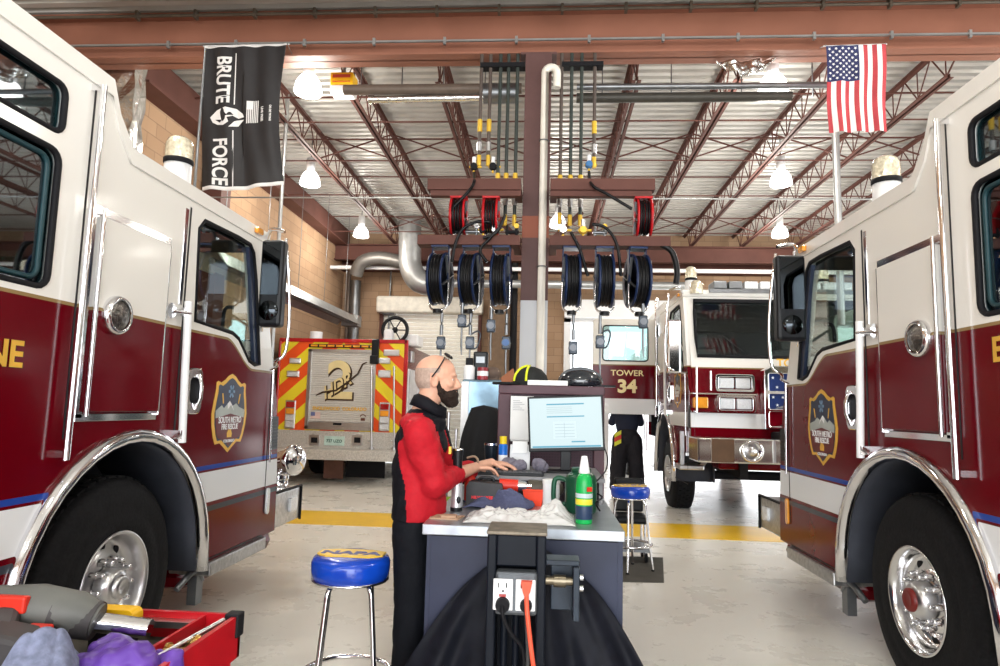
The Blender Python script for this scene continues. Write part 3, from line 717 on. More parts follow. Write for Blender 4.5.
# --------------------------- tower ladder truck facing the camera
Z = 1.15
tower = cab('red and white ladder truck facing the camera at right, its crew door swung open', (1.90, 10.82, 0), PI, 1, zs=Z, pal='tower', mir=(1.62, .08, .26, -.28), opts=('open_door',))
yF = 1.95
def tl(X, Yw, z): return (1.90-X, 10.82-Yw, z)        # world -> tower local
def tbox(mb, X0, X1, Y0, Y1, z0, z1, mi=0): return mb.box(1.90-X1, 1.90-X0, 10.82-Y1, 10.82-Y0, z0, z1, mi)
cx = 1.90+1.25
for q in (-1, 1):
    for z0, z1, kind in ((1.74, 1.97, 0), (1.47, 1.70, 1)):
        a, b = (2.23, 2.73)
        X0, X1 = (a, b) if q < 0 else (2*cx-b, 2*cx-a)
        yy = 8.90 + (.06 if kind == 0 else .02) + .0
        e = panel('headlight_bezel', rrect(1.90-X1, 1.90-X0, z0, z1, .04), [rrect(1.90-X1+.04, 1.90-X0-.04, z0+.035, z1-.035, .02)], 10.82-yy+.02, 10.82-yy-.16, chrome, tower, 'y', 1, 1, .008)
        for h in (0, 1):
            xm = X0+.05+h*(X1-X0-.08)/2; tbox(MB(), xm, xm+(X1-X0-.12)/2, yy-.005, yy+.05, z0+.045, z1-.045).build('headlight', clearlens, e, bevel=.012)
    X0, X1 = (1.93, 2.12) if q < 0 else (2*cx-2.12, 2*cx-1.93)
    tbox(MB(), X0, X1, 8.88, 8.98, 1.52, 1.66).build('turn_signal', amber, tower, bevel=.015)
    X0, X1 = (1.90, 2.73) if q < 0 else (2*cx-2.73, 2*cx-1.90)
    mb = MB(); tbox(mb, X0, X1, 8.86, 8.97, 1.70, 1.715); tbox(mb, X0, X1, 8.86, 8.97, 1.465, 1.48); mb.build('light_trim', chrome, tower)
navyp = mat('grille_navy', (.012, .03, .13), .3)
mesh_m = mat('grille_mesh', (.28, .28, .28), .4, .8, scale=150, var=.7)
X0, X1 = 2.80, 2*cx-2.80
e = panel('grille', [(1.90-X1, 1.27), (1.90-X0, 1.27), (1.90-X0, 2.02), (1.90-X0-.1, 2.08), (1.90-X1+.1, 2.08), (1.90-X1, 2.02)],
          [rrect(1.90-X1+.06, 1.90-X0-.06, z0, z1, .02) for z0, z1 in ((1.76, 1.98), (1.53, 1.72), (1.31, 1.49))], 1.86, 2.04, chrome, tower, 'y', 1, 1, .01)
mb = MB(); tbox(mb, X0+.05, X1-.05, 8.85, 8.87, 1.76, 1.98); tbox(mb, X0+.05, X1-.05, 8.85, 8.87, 1.53, 1.72); mb.build('grille_star_panel', navyp, e)
mb = MB(); tbox(mb, X0+.05, X1-.05, 8.85, 8.87, 1.31, 1.49); mb.build('grille_panel', redp, e)
mb = MB()
for k in range(9): mb.prism([(1.90-X1+.05, 1.31), (1.90-X0-.15, 1.31), (1.90-X1+.05, 1.45)], 10.82-8.845, 10.82-8.842, 'y')
mb.prism([(1.90-X1+.05, 1.54), (1.90-X0-.15, 1.54), (1.90-X1+.05, 1.70)], 10.82-8.845, 10.82-8.842, 'y')
mb.build('grille_mesh', mesh_m, e)
def star(cx_, cz, r, y0, y1, mb, rot=0):
    pts = []
    for k in range(10):
        a = PI/2+rot+PI*k/5; q = r if k % 2 == 0 else r*.4; pts.append((cx_+q*math.cos(a), cz+q*math.sin(a)))
    mb.prism(pts, y0, y1, 'y')
mb = MB()
for i in range(5):
    for j, z in enumerate((1.93, 1.81, 1.68, 1.58)):
        star(1.90-X0-.13-i*.12-(j % 2)*.05, z, .022, 10.82-8.846, 10.82-8.843, mb)
mb.build('grille_star', whitem, e)
# bumper
mb = MB(); tbox(mb, 1.86, 2*cx-1.86, 8.35, 8.88, .86, 1.16)
e = mb.build('bumper', mat('bumper_polish', (.62, .60, .55), .14, 1, var=.15, scale=5), tower, bevel=.02)
mb = MB(); tbox(mb, 2.02, 2.29, 8.335, 8.36, .87, 1.15); mb.build('brown_reflection', mat('reflection_brown', (.10, .055, .03), .4), e)  # brown reflection in the polished bumper, painted as a thin panel
for q in (2.50, 2*cx-2.50):
    f = MB().lathe([(.13, 0), (.135, .03), (.115, .05), (.10, .03), (0, .02)], tl(q, 8.35, 1.01), (0, 1, 0), 28).build('round_siren', chrome, e)
    MB().lathe([(.06, .02), (.055, .06), (.0, .07)], tl(q, 8.35, 1.01), (0, 1, 0), 20).build('siren_core', satin, f)
for xr in (2.75, 3.1): tbox(MB(), xr, xr+.03, 8.33, 8.36, .88, 1.15).build('bumper_rib', satin, e)
for s_ in (-.55, .45): MB(1, Z).bar((-1.25+s_, 1.69, 1.95), (-1.25+s_+.28, 1.60, 2.17), .012, .012).build('wiper', black, tower)
mb = MB(); tbox(mb, 2.9, 3.4, 8.5, 8.9, 1.14, 1.24); mb.build('hose_tray', black, e, bevel=.03)
mb = MB(); tbox(mb, 2.3, 4.0, 9.1, 9.5, .72, .88); mb.build('chassis_rail', redp, tower, bevel=.03)
# step bracket at the corner
mb = MB(); tbox(mb, 1.80, 2.12, 9.15, 9.55, .70, .76)
e = mb.build('corner_step', satin, tower, bevel=.01)
MB().bar(tl(1.86, 9.3, .74), tl(1.86, 9.3, 1.2), .05, .05).bar(tl(2.12, 9.3, .74), tl(2.26, 9.2, 1.0), .05, .05).bar(tl(1.9, 9.25, .9), tl(2.1, 9.2, .9), .04, .04).build('step_bracket', satin, e)
mb = MB()
for xa, z0, z1 in ((1.95, 1.46, 2.05), (2.13, 1.75, 2.0)): mb.cyl(tl(xa, 8.80, z0), tl(xa, 8.80, z1), .014)
mb.build('grab_rail', chrome, tower)
# roof light bar, vent box, horn
mb = MB(); tbox(mb, 2.25, 4.2, 9.3, 9.6, 3.12, 3.17); e = mb.build('light_bar', steel, tower)
for k in range(9):
    mb = MB(); tbox(mb, 2.30+.21*k, 2.48+.21*k, 9.28, 9.6, 3.17, 3.28); mb.build('light_module', clearlens if k > 1 else steel, e, bevel=.015)
mb = MB().lathe([(.09, 0), (.095, .03), (.085, .15), (.05, .19), (0, .2)], tl(2.08, 9.35, 3.10), n=20); mb.build('beacon_dome', mat('beacon_lens', (.7, .6, .4), .1), tower)
mb = MB(); tbox(mb, 1.98, 2.5, 11.3, 12.2, 3.05, 3.3)
for k in range(6): tbox(mb, 1.965, 1.98, 11.35, 12.15, 3.08+.035*k, 3.10+.035*k)
mb.build('roof_vent', cream, tower)
text('lettering', 'TOWER', .15, gold, tl(3.30, 9.0, 2.13), (-1, 0, 0), (0, 0, 1), tower, .002, .003)
# side chrome rails
MB().tube([tl(1.80, 11.0, 1.55), tl(1.80, 11.0, 2.2)], .016, 8).build('grab_rail', chrome, tower)
# the open crew door, seen face on
D0, D1, YD = .80, 1.86, 11.50
dx = lambda X: 1.90-X
mbp = panel('crew_door', [(dx(D1), 1.40), (dx(D0), 1.40), (dx(D0), 2.98), (dx(D0+.04), 3.02), (dx(D1), 3.02)], [rrect(dx(1.73), dx(.97), 2.30, 2.90, .05)],
            10.82-YD, 10.82-YD+.05, livery('door_livery', 1, (1.38, 1.66), 2.23, False), tower, 'y', 1, 1, .005)
panel('pane', rrect(dx(1.73), dx(.97), 2.30, 2.90, .05), [], 10.82-YD+.02, 10.82-YD+.026, glass('door_glass', (.55, .68, .66), .05), mbp, 'y', 1, 1, 0)
MB().tube([(a, 10.82-YD+.052, b) for a, b in rrect(dx(1.73), dx(.97), 2.30, 2.90, .05)], .012, 6, True).build('gasket', black, mbp)
yd = 10.82-YD+.054
text('lettering', 'TOWER', .135, goldpale, (dx(1.38), yd, 2.09), (-1, 0, 0), (0, 0, 1), mbp, .001, .002, 1.15)
text('lettering', '34', .30, goldpale, (dx(1.38), yd, 1.86), (-1, 0, 0), (0, 0, 1), mbp, .001, .012, 1.1)
#@@RESCUE
# ================================================================== RESCUE TRUCK (rear view)
def chev():
    m = mat('chevron_sheeting', (.85, .20, .02), .35, var=.03); nt = m.node_tree; b = nt.nodes['Principled BSDF']
    tc = N(nt, 'TexCoord'); sp = N(nt, 'SeparateXYZ'); nt.links.new(tc.outputs['Object'], sp.inputs[0])
    d = math_(nt, 'ABSOLUTE', math_(nt, 'SUBTRACT', sp.outputs[0], -3.80))
    s_ = math_(nt, 'FRACT', math_(nt, 'MULTIPLY', math_(nt, 'ADD', math_(nt, 'MULTIPLY', sp.outputs[2], 1.1), d), 1.75))
    c = mix(nt, math_(nt, 'GREATER_THAN', s_, .5), (.80, .09, .015), (.82, .66, .03)); nt.links.new(c, b.inputs['Base Color']); return m
def Q(px, py, Y=12.3): p = P(px, py, Y); return p.x, p.z
resc = thing('rescue_truck', 'squat rescue truck seen from behind, yellow and orange chevrons and a big gold 2', 'fire truck', (0, 0, 0))
RY = 12.3; RX0, RX1 = -5.02, -2.62
MB().box(RX0, RX1, RY+.02, 16.3, .80, 2.60).build('body', redp, resc, bevel=.02)
panel('rear_panel', [(RX0, .92), (RX1, .92), (RX1, 2.62), (RX0, 2.62)], [[(-4.42, 1.0), (-3.2, 1.0), (-3.2, 2.44), (-4.42, 2.44)]], RY-.02, RY+.02, chev(), resc, 'y', bev=0)
mb = MB().box(RX0, RX1+.03, RY-.04, RY+.04, 2.60, 2.67).box(RX1-.02, RX1+.05, RY-.04, RY+.04, .5, 2.67).box(RX0-.02, RX0+.02, RY-.04, RY+.04, .9, 2.67)
mb.build('body_edge', mat('bright_red_trim', (.45, .01, .015), .25, coat=.5), resc, bevel=.008)
shm = mat('shutter_grey', (.72, .70, .66), .35, .3, var=.04)
mb = MB(); z = 1.0
while z < 2.40: mb.prism([(RY, z), (RY-.012, z+.006), (RY-.012, z+.034), (RY, z+.04)], -4.42, -3.2, 'x'); z += .041
e = mb.build('roller_shutter', shm, resc)
mb = MB().box(-4.46, -4.40, RY-.05, RY, .98, 2.46).box(-3.22, -3.16, RY-.05, RY, .98, 2.46).box(-4.46, -3.16, RY-.05, RY, 2.42, 2.47).box(-4.46, -3.16, RY-.05, RY, .97, 1.03)
mb.build('shutter_frame', satin, e)
MB().box(-4.40, -3.22, RY-.04, RY-.015, 1.03, 1.12).build('shutter_sill', satin, e, bevel=.01)
MB().box(-3.92, -3.76, RY-.055, RY-.04, 1.06, 1.10).build('latch', black, e)
x2, z2 = -3.84, 1.86
text('lettering', '2', .98, mat('dark_outline', (.05, .025, .01), .5), (x2+.02, RY-.013, z2-.02), (1, 0, 0), (0, 0, 1), e, .002, .035, 1.05)
text('lettering', '2', .98, goldpale, (x2, RY-.018, z2), (1, 0, 0), (0, 0, 1), e, .002, .022, 1.05)
text('lettering', 'HDR', .34, mat('dark_outline', (.05, .025, .01), .5), (x2-.02, RY-.024, z2-.09), (1, 0, .62), (-.1, 0, 1), e, .002, .022, .85)
text('lettering', 'HDR', .34, goldpale, (x2-.035, RY-.029, z2-.075), (1, 0, .62), (-.1, 0, 1), e, .002, .006, .85)
mb = MB().tube([(a, RY-.027, b) for a, b in [(-4.28, 1.60), (-4.15, 1.66), (-3.9, 1.70), (-3.68, 1.86), (-3.5, 2.02), (-3.42, 2.2), (-3.34, 2.24)]], [.012, .02, .02, .02, .018, .016, .01], 6)
mb.build('swash', mat('dark_outline', (.05, .025, .01), .5), e)
text('lettering', 'ENGLEWOOD  COLORADO', .085, gold, (-3.82, RY-.018, 1.36), (1, 0, 0), (0, 0, 1), e, .002, .003, .95)
MB().box(-4.36, -4.18, RY-.018, RY-.012, 1.17, 1.29).build('flag_decal', mat('decal_pale_red', (.75, .55, .5), .5), e)
MB().box(-4.36, -4.28, RY-.021, RY-.016, 1.22, 1.29).build('decal_canton', mat('decal_blue', (.15, .18, .38), .5), e)
MB().tube([(a, RY-.016, b) for a, b in arc(-3.37, 1.21, .055, 20, 160, 8)], .01, 5).box(-3.41, -3.33, RY-.018, RY-.012, 1.15, 1.20).build('round_decal', mat('decal_dark', (.15, .05, .03), .5), e)
mb = MB().box(-4.46, -3.12, RY-.05, RY-.02, 2.50, 2.565)
e = mb.build('light_strip', blackpl, resc, bevel=.01)
for k in range(8): MB().box(-4.42+.162*k, -4.29+.162*k, RY-.06, RY-.045, 2.515, 2.55).build('strip_lens', amber, e)
for px, py, w_, h_, m_ in ((296, 361, .22, .11, clearlens), (294, 374, .24, .12, clearlens), (385, 361, .22, .11, clearlens), (385, 374, .24, .14, clearlens), (392, 353, .30, .12, satin)):
    x, z = Q(px, py); f = MB().box(x-w_/2, x+w_/2, RY-.06, RY-.02, z-h_/2, z+h_/2).build('scene_light', satin, resc, bevel=.012)
    MB().box(x-w_/2+.02, x+w_/2-.02, RY-.068, RY-.058, z-h_/2+.02, z+h_/2-.02).build('lens', m_, f, bevel=.004)
for px in (291, 385):
    x, _ = Q(px, 415)
    f = MB().box(x-.10, x+.10, RY-.055, RY-.02, .97, 1.50).build('tail_light', satin, resc, bevel=.015)
    for k, m_ in enumerate((clearlens, clearlens, amber, redlens)): MB().box(x-.08, x+.08, RY-.07, RY-.05, 1.0+.122*k, 1.105+.122*k).build('lens', m_, f, bevel=.006)
dpb = mat('bright_tread', (.62, .60, .56), .35, .4, bump=.6, scale=45, var=.2)
e = MB().box(RX0+.02, RX1-.02, RY-.03, RY+.1, .64, .95).build('tread_panel', dpb, resc)
e2 = MB().box(RX0, RX1, RY-.55, RY+.02, .46, .64).build('tailboard', dpb, resc, bevel=.012)
x, z = Q(335, 441); f = MB().box(x-.19, x+.19, RY-.05, RY-.03, z-.08, z+.09).build('licence_plate', mat('plate_pale_green', (.55, .72, .66), .4), resc)
text('lettering', '727 UZO', .075, mat('plate_green', (.02, .12, .08), .4), (x, RY-.052, z), (1, 0, 0), (0, 0, 1), f, .001, .002)
for px in (315, 358):
    x, z = Q(px, 440); f = MB().box(x-.10, x+.10, RY-.045, RY-.03, z-.10, z+.10).build('socket', satin, resc, bevel=.008)
    MB().box(x-.06, x+.06, RY-.055, RY-.04, z-.05, z+.05).build('socket_cover', black, f, bevel=.008)
for px in (371.5, 394):
    a = P(px, 366, RY-.12); b_ = P(px, 447, RY-.12)
    f = MB().tube([a, b_], .018, 8).cyl(b_, b_-Vector((0, 0, .08)), .045).build('hand_rail', satin, resc)
    for z in (a.z-.05, b_.z+.1): MB().tube([(a.x, RY-.12, z), (a.x, RY, z)], .014, 6).build('rail_bracket', satin, f)
a = P(375.5, 340, RY-.1); b_ = P(375.5, 364, RY-.1)
MB().box(a.x-.07, a.x+.07, RY-.10, RY-.05, b_.z, a.z+.02).box(a.x-.09, a.x+.07, RY-.13, RY-.08, b_.z, b_.z+.16).build('strap', blackpl, resc, bevel=.02)
# right flank
MB().box(RX1-.01, RX1+.012, RY+.2, 16.2, 1.0, 2.15).build('side_shutter', mat('side_white', (.7, .7, .72), .35), resc, bevel=.004)
for k in range(3): MB().box(RX1+.005, RX1+.03, RY+.35+1.0*k, RY+.38+1.0*k, 1.0, 2.15).build('side_post', satin, resc)
f = MB().box(RX1, RX1+.05, RY+.35, RY+.62, 2.28, 2.50).build('side_light', satin, resc, bevel=.01)
MB().lathe([(.1, 0), (.1, .03), (0, .05)], (RX1, RY+1.3, 1.9), (1, 0, 0), 20).build('fuel_cap', satin, resc)
# roof kit
x, z = Q(309, 334); f = MB().cyl((x, RY+.4, 2.6), (x, RY+.4, 2.84), .12).build('roof_vent', whitem, resc)
c_ = P(395, 330, RY+.3)
mb = MB().tube([(c_.x+.24*math.cos(t), c_.y, c_.z+.24*math.sin(t)) for t in [2*PI*k/24 for k in range(24)]], .035, 8, True)
for k in range(6): t_ = PI*k/3; mb.tube([c_, (c_.x+.23*math.cos(t_), c_.y, c_.z+.23*math.sin(t_))], .012, 5)
mb.sph(c_, .06, 12); f = mb.build('roof_reel', blackpl, resc)
MB().box(c_.x-.20, c_.x-.02, RY+.2, RY+.4, 2.62, 2.9).box(c_.x+.1, c_.x+.45, RY+.35, RY+.9, 2.6, 2.82).build('reel_housing', whitem, f, bevel=.04)
MB().box(RX0, RX1, 13.0, 13.3, 2.6, 2.66).build('roof_rack', satin, resc)
# wheels and under-body
for xs in (RX0+.20, RX1-.46):
    mb = MB(); mb.lathe([(.29, .0), (.38, .01), (.46, .03), (.48, .08), (.48, .24), (.44, .28), (.29, .27)], (xs, 13.9, .48), (1, 0, 0), 40); mb.build('tyre', tyre_m, resc)
    MB().lathe([(.29, .02), (.26, .06), (0, .1)], (xs, 13.9, .48), (1, 0, 0), 30).build('rim', satin, resc)
MB().box(-4.4, -3.3, 12.6, 16, .4, .8).build('chassis', black, resc)
MB().box(-4.15, -3.78, 12.55, 12.6, .05, .46).build('mud_flap', mat('muddy_flap', (.18, .085, .06), .7), resc)
MB().box(-3.74, -3.0, 12.62, 12.66, .08, .46).build('mud_flap', black, resc)

# ================================================================== LEFT SIDE: ducts, heater, pipes
def crumple(mb, x0, x1, y0, y1, z0, z1, n, amp, seed, mi=0):
    rnd = random.Random(seed)
    def ring(t):
        z = z0+(z1-z0)*t; return z
    V = []; Fc = []; per = []
    K = 20
    for j in range(n+1):
        z = z0+(z1-z0)*j/n
        for k in range(K):
            a = 2*PI*(k+.5)/K; c, s_ = math.cos(a), math.sin(a); q = max(abs(c), abs(s_)); rr = 1/q*.96
            V.append(((x0+x1)/2+(x1-x0)/2*c*rr+rnd.uniform(-amp, amp), (y0+y1)/2+(y1-y0)/2*s_*rr+rnd.uniform(-amp, amp), z+rnd.uniform(-amp, amp)))
    for j in range(n):
        for k in range(K): Fc.append((j*K+k, j*K+(k+1) % K, (j+1)*K+(k+1) % K, (j+1)*K+k))
    mb.add(V, Fc+[tuple(range(K)), tuple(range(n*K, n*K+K))], mi, False); return mb
p0 = P(98, 100, 7.5); p1 = P(143, 100, 7.5)
tag(crumple(MB(), -5.62, -5.00, 7.34, 7.60, 2.9, 5.95, 16, .018, 3).build('insulated_duct', foil), 'crinkled silver foil-wrapped duct dropping behind the left engine roof', 'duct')
# horizontal insulated duct just in front of the beam
V = MB(); rnd = random.Random(9)
K = 14; n = 60; VV = []; FF = []
for i in range(n+1):
    x = -4.9+9.9*i/n
    for k in range(K):
        a = 2*PI*k/K; VV.append((x, 6.15+.34*math.cos(a)+rnd.uniform(-.02, .02), 5.50+.30*math.sin(a)+rnd.uniform(-.015, .015)))
for i in range(n):
    for k in range(K): FF.append((i*K+k, i*K+(k+1) % K, (i+1)*K+(k+1) % K, (i+1)*K+k))
V.add(VV, FF+[tuple(range(K)), tuple(range(n*K, n*K+K))], 0, False)
dfm = mat('dull_foil', (.30, .30, .30), .35, .8, bump=.8, scale=10, var=.4)
dct = V.build('insulated_duct', dfm); dct.location.z = .42; tag(dct, 'dull silver wrapped duct along the very top of the picture in front of the beam', 'duct')
mb = MB().box(-2.98, -2.60, 5.76, 5.80, 5.02, 5.14)
for k in range(8): mb.box(-2.97+.047*k, -2.95+.047*k, 5.74, 5.765, 5.02, 5.14)
mb.build('vent_grille', whitem, dct)
# unit heater (yellow box), ducts behind the beam
a = P(331, 67, 7.7); b_ = P(352, 92, 7.7)
t = thing('ceiling_unit', 'small yellow and white box fixed up behind the beam right of the black flag', 'heater', ((a.x+b_.x)/2, 7.7, b_.z))
w_ = b_.x-a.x
MB().box(-w_/2, w_/2, 0, .22, .10, .26).build('warning_panel', yellow, t, bevel=.01)
MB().box(-w_/2, w_/2, .0, .22, 0, .10).build('housing', whitem, t, bevel=.02)
MB().box(-w_/2+.03, w_/2-.03, -.006, .0, .19, .23).box(-w_/2+.03, w_/2-.03, -.006, 0, .135, .145).build('print', mat('print_red', (.45, .05, .03), .5), t)
MB().tube([(0, .1, .26), (0, .1, .9)], .02, 6).build('hanger', steel, t)
hd = thing('exhaust_duct', 'brown and foil wrapped horizontal duct behind the beam left of the column', 'duct', (0, 7.5, 0))
a = P(345, 75, 7.5); b_ = P(522, 72, 7.5)
MB().tube([(a.x, 0, 5.21), (b_.x, 0, 5.21)], .062, 14).build('duct_run', mat('duct_brown', (.13, .10, .08), .5, .1), hd)
MB().tube([(a.x+.3, .03, 5.10), (b_.x-.2, .03, 5.12)], .045, 10).build('foil_run', foil, hd)
MB().tube([(b_.x-.45, .02, 5.16), (b_.x-.05, .02, 5.16)], .12, 12).build('damper', steel, hd)
for k in range(4): MB().tube([(a.x+.2+.5*k, 0, 5.22), (a.x+.2+.5*k, 0, ZC)], .008, 5).build('hanger', steel, hd)
hd = thing('exhaust_duct', 'dark pipe and grey duct running behind the beam right of the column', 'duct', (0, 7.5, 0))
a = P(577, 68, 7.5); b_ = P(846, 66, 7.5)
MB().tube([(a.x, 0, 5.22), (b_.x, 0, 5.22)], .036, 10).build('pipe_run', steel, hd)
MB().tube([(a.x, .05, 5.11), (b_.x-.6, .05, 5.11)], .058, 12).build('duct_run', mat('duct_dark', (.05, .047, .04), .45, .2), hd)
for k in range(4): MB().tube([(a.x+.3+.8*k, .03, 5.1), (a.x+.3+.8*k, .03, ZC)], .008, 5).build('hanger', steel, hd)
q = P(745, 54, 7.2)
mb = MB(); rnd = random.Random(5)
mb.grid(lambda u, v: (q.x-.32+.64*u*(1-.25*v)+.08*v, 7.2+.05*math.sin(u*17)+rnd.uniform(-.015, .015), 5.365-.17*v*math.sin(PI*(.12+.76*u))+rnd.uniform(-.01, .01)), 18, 8)
tag(mb.build('foil_scrap', foil, solid=.01), 'crumpled silver foil sagging under the beam right of centre', 'insulation')

# radiant heater along the left wall
t = thing('radiant_heater', 'long metal tube heater with angled reflector hung along the left block wall', 'heater', (-4.75, 8.9, 3.35))
L_ = 6.8
MB().prism([(-.30, 0), (-.12, .22), (.12, .22), (.28, 0), (.26, 0), (.10, .20), (-.10, .20), (-.28, 0)], 0, L_, 'y').build('reflector', galv, t)
MB().tube([(0, .1, .08), (0, L_-.1, .08)], .05, 12).build('burner_tube', steel, t)
MB().box(-.2, .2, L_, L_+.35, -.02, .25).build('burner_box', galv, t, bevel=.01)
MB().box(-.15, .15, L_+.35, L_+.36, .05, .2).build('burner_label', yellow, t)
for k in range(5): MB().tube([(0, .4+1.5*k, .2), (0, .4+1.5*k, ZC-3.35)], .006, 5).build('hanger_chain', steel, t)
# corner pipes and back-wall services
for px, r_, m_, lab in ((287+60, .05, mat('duct_brown', (.16, .13, .10)), 'thin brown pipe climbing the far left corner'), (354, .13, steel, 'thick dark grey flue pipe standing in the far left corner')):
    q = P(px, 300, 16.5); tag(MB().tube([(q.x, 16.6, 0), (q.x, 16.6, 5.0 if r_ < .1 else 4.6)], r_, 14).build('flue_pipe', m_), lab, 'pipe')
q = P(390, 300, 16.8); t = thing('conduit_box', 'electrical box on a thin conduit above the rescue truck, left of the roll-up door', 'conduit', (q.x-.02, 16.85, 0))
MB().tube([(0, 0, 1.2), (0, 0, 4.9)], .025, 8).build('conduit', steel, t); MB().box(-.16, .16, -.1, .08, 3.75, 4.15).build('box', steel, t, bevel=.02)
pts = smooth_path([P(410, 222, 15.4), P(410, 250, 15.4), P(411, 268, 15.4), P(420, 282, 15.4), P(440, 286, 15.4)], 4)
tag(MB().tube(pts, .27, 16).build('flue_duct', galv), 'fat grey ventilation duct curving down and right above the roll-up door', 'duct')
pts = smooth_path([P(402, 262, 15.6), P(380, 258, 15.6), P(362, 262, 15.6), P(356, 275, 15.7)], 4)
tag(MB().tube(pts, .16, 12).build('flue_duct', mat('duct_dark2', (.14, .13, .12), .45, .5)), 'dark branch duct bending towards the far left corner', 'duct')
tag(MB().tube([P(515, 262, 16.4), (P(515, 262, 16.4).x, 16.4, 0.02)], .09, 10).build('drain_pipe', black), 'black pipe standing left of the steel column against the far wall', 'pipe')
q = P(503, 350, 16.7); tag(MB().box(q.x-.38, q.x+.32, 16.55, 16.98, 0, 4.15).build('wall_pilaster', mat('pilaster_brown', (.22, .15, .10), .8)), 'brown block pilaster between the roll-up door and the open bay', 'pilaster')
a = P(291, 240, 13); tag(MB().tube([(P(281, 205, 9.0).x, 9.0, 0), (P(281, 205, 9.0).x, 9.0, 5.9)], .03, 8).build('gas_pipe', galv), 'upright grey pipe seen beside the bottom corner of the black flag', 'pipe')
q = P(211, 220, 12.0); tag(MB().box(-5.30, -5.0, 9.6, 9.9, 0, 5.42).build('wall_column', brownst), 'dark brown steel wall column showing through and above the left engine window', 'column')
q = P(836, 150, 8.6); tag(MB().tube([(q.x, 8.6, 2.6), (q.x, 8.6, 5.9)], .045, 10).build('vent_pipe', galv), 'grey vertical pipe hanging behind the roof of the right engine', 'pipe')

# ================================================================== FLAGS
def hang(fn, w_, h_, m_, name, root, nu=40, nv=60, mfn=None, mats=None):
    o = MB().grid(lambda u, v: fn(u, v, 0), nu, nv, mfn=mfn).build(name, mats or m_, root, solid=.002); return o
def onflag(me, fn, m_, name, root, w_, h_, off=.006):
    """bend a flat drawing (x right, y down from the top-left corner, metres) onto a hanging cloth"""
    for v in me.vertices: v.co = Vector(fn(v.co.x/w_, v.co.y/h_, off+v.co.z))
    me.materials.clear(); me.materials.append(m_); o = bpy.data.objects.new(name, me); COL.objects.link(o); o.parent = root; return o
YB_ = 6.86
tl_, tr_, bl_, br_ = P(204, 46, YB_), P(287, 44, YB_), P(201, 190, YB_), P(283, 184, YB_)
def fb(u, v, off):
    t_ = tl_.lerp(tr_, u); b_ = bl_.lerp(br_, u); p = t_.lerp(b_, v)
    nar = math.sin(PI*v)**1.2*.085; p = p + (tr_-tl_)*(nar*(.0-u) if u > .5 else nar*(-.25*(1-u)))*(.9)
    p.z -= .03*math.sin(PI*u)*(v**2)
    amp = .035*(v*.8+.25)
    p.y += amp*math.sin(u*11+v*2.2+.6)*(.4+.6*abs(u-.5)*2)+.012*math.sin(u*23-v*5) - off
    return p
blackf = mat('black_nylon', (.028, .026, .027), .55, var=.1); whitef = mat('white_print', (.80, .78, .76), .7, var=.03)
t = thing('hanging_flag', 'long black flag with sideways white lettering hanging from the beam on the left', 'flag', (0, 0, 0))
hang(fb, 0, 0, None, 'cloth', t, 60, 80, mfn=lambda u, v: 1 if v > .975 or v < .012 else 0, mats=[blackf, whitef])
FW, FH = (tr_-tl_).length, (tl_.z-bl_.z)
def flagtext(txt, size, cx_, cy_, bold=.012, sx=1.0):
    me = text_mesh(txt, size, .0008, bold, 1.0); bm = bmesh.new(); bm.from_mesh(me)
    bmesh.ops.subdivide_edges(bm, edges=[e for e in bm.edges if e.calc_length() > .04], cuts=2); bm.to_mesh(me); bm.free()
    for v in me.vertices: x, y = v.co.x*sx, v.co.y; v.co.x, v.co.y = cx_+y, cy_+x        # reads top to bottom
    return me
onflag(flagtext('BRUTE', .225, FW*.25, FH*.245, .006, .83), fb, whitef, 'lettering', t, FW, FH)
onflag(flagtext('FORCE', .225, FW*.235, FH*.81, .006, .76), fb, whitef, 'lettering', t, FW, FH)
def flatmesh(polys):
    bm = bmesh.new()
    for p in polys:
        f = bm.faces.new([bm.verts.new((x, y, 0)) for x, y in p])
    bmesh.ops.triangulate(bm, faces=bm.faces); me = bpy.data.meshes.new('d'); bm.to_mesh(me); bm.free(); return me
onflag(flatmesh([[(FW*.39, FH*.06), (FW*.402, FH*.06), (FW*.402, FH*.42), (FW*.39, FH*.42)], [(FW*.385, FH*.60), (FW*.397, FH*.60), (FW*.397, FH*.98), (FW*.385, FH*.98)]]), fb, whitef, 'rule_line', t, FW, FH)
# warrior helmet crest
hx, hy, u_ = FW*.30, FH*.505, .01
hel = [[(-18, 0), (-10, -8), (0, -11), (12, -9), (22, -3), (24, 1), (14, 2), (8, -1), (2, 1), (4, 6), (-2, 10), (-9, 9), (-15, 6)], [(10, 5), (24, 4), (14, 11), (4, 12)]]
onflag(flatmesh([[(hx+a*u_, hy+b*u_) for a, b in p] for p in hel]), fb, whitef, 'helmet_crest', t, FW, FH)
onflag(flatmesh([[(hx+a*u_, hy+b*u_) for a, b in p] for p in ([(-4, -5), (6, -5), (9, -2), (2, -1), (-3, 0)], [(-12, 3), (-3, 4), (-6, 7)])]), fb, blackf, 'helmet_shade', t, FW, FH, .009)
sx0, sy0 = FW*.58, FH*.40
onflag(flatmesh([[(sx0+.022*k, sy0), (sx0+.022*k+.013, sy0), (sx0+.022*k+.013, sy0+.26), (sx0+.022*k, sy0+.26)] for k in range(7)]+[[(sx0, sy0), (sx0+.075, sy0), (sx0+.075, sy0+.10), (sx0, sy0+.10)]]), fb, whitef, 'striped_patch', t, FW, FH)
onflag(flagtext('LIVE FREE', .045, FW*.79, FH*.50, .002, .9), fb, whitef, 'small_print', t, FW, FH)
onflag(flagtext('OR DIE TRYING', .030, FW*.90, FH*.50, .001, .9), fb, whitef, 'small_print', t, FW, FH)
MB().tube([tl_+Vector((-.02, .02, .01)), tr_+Vector((.02, .02, .01))], .006, 6).build('hanging_cord', whitem, t)
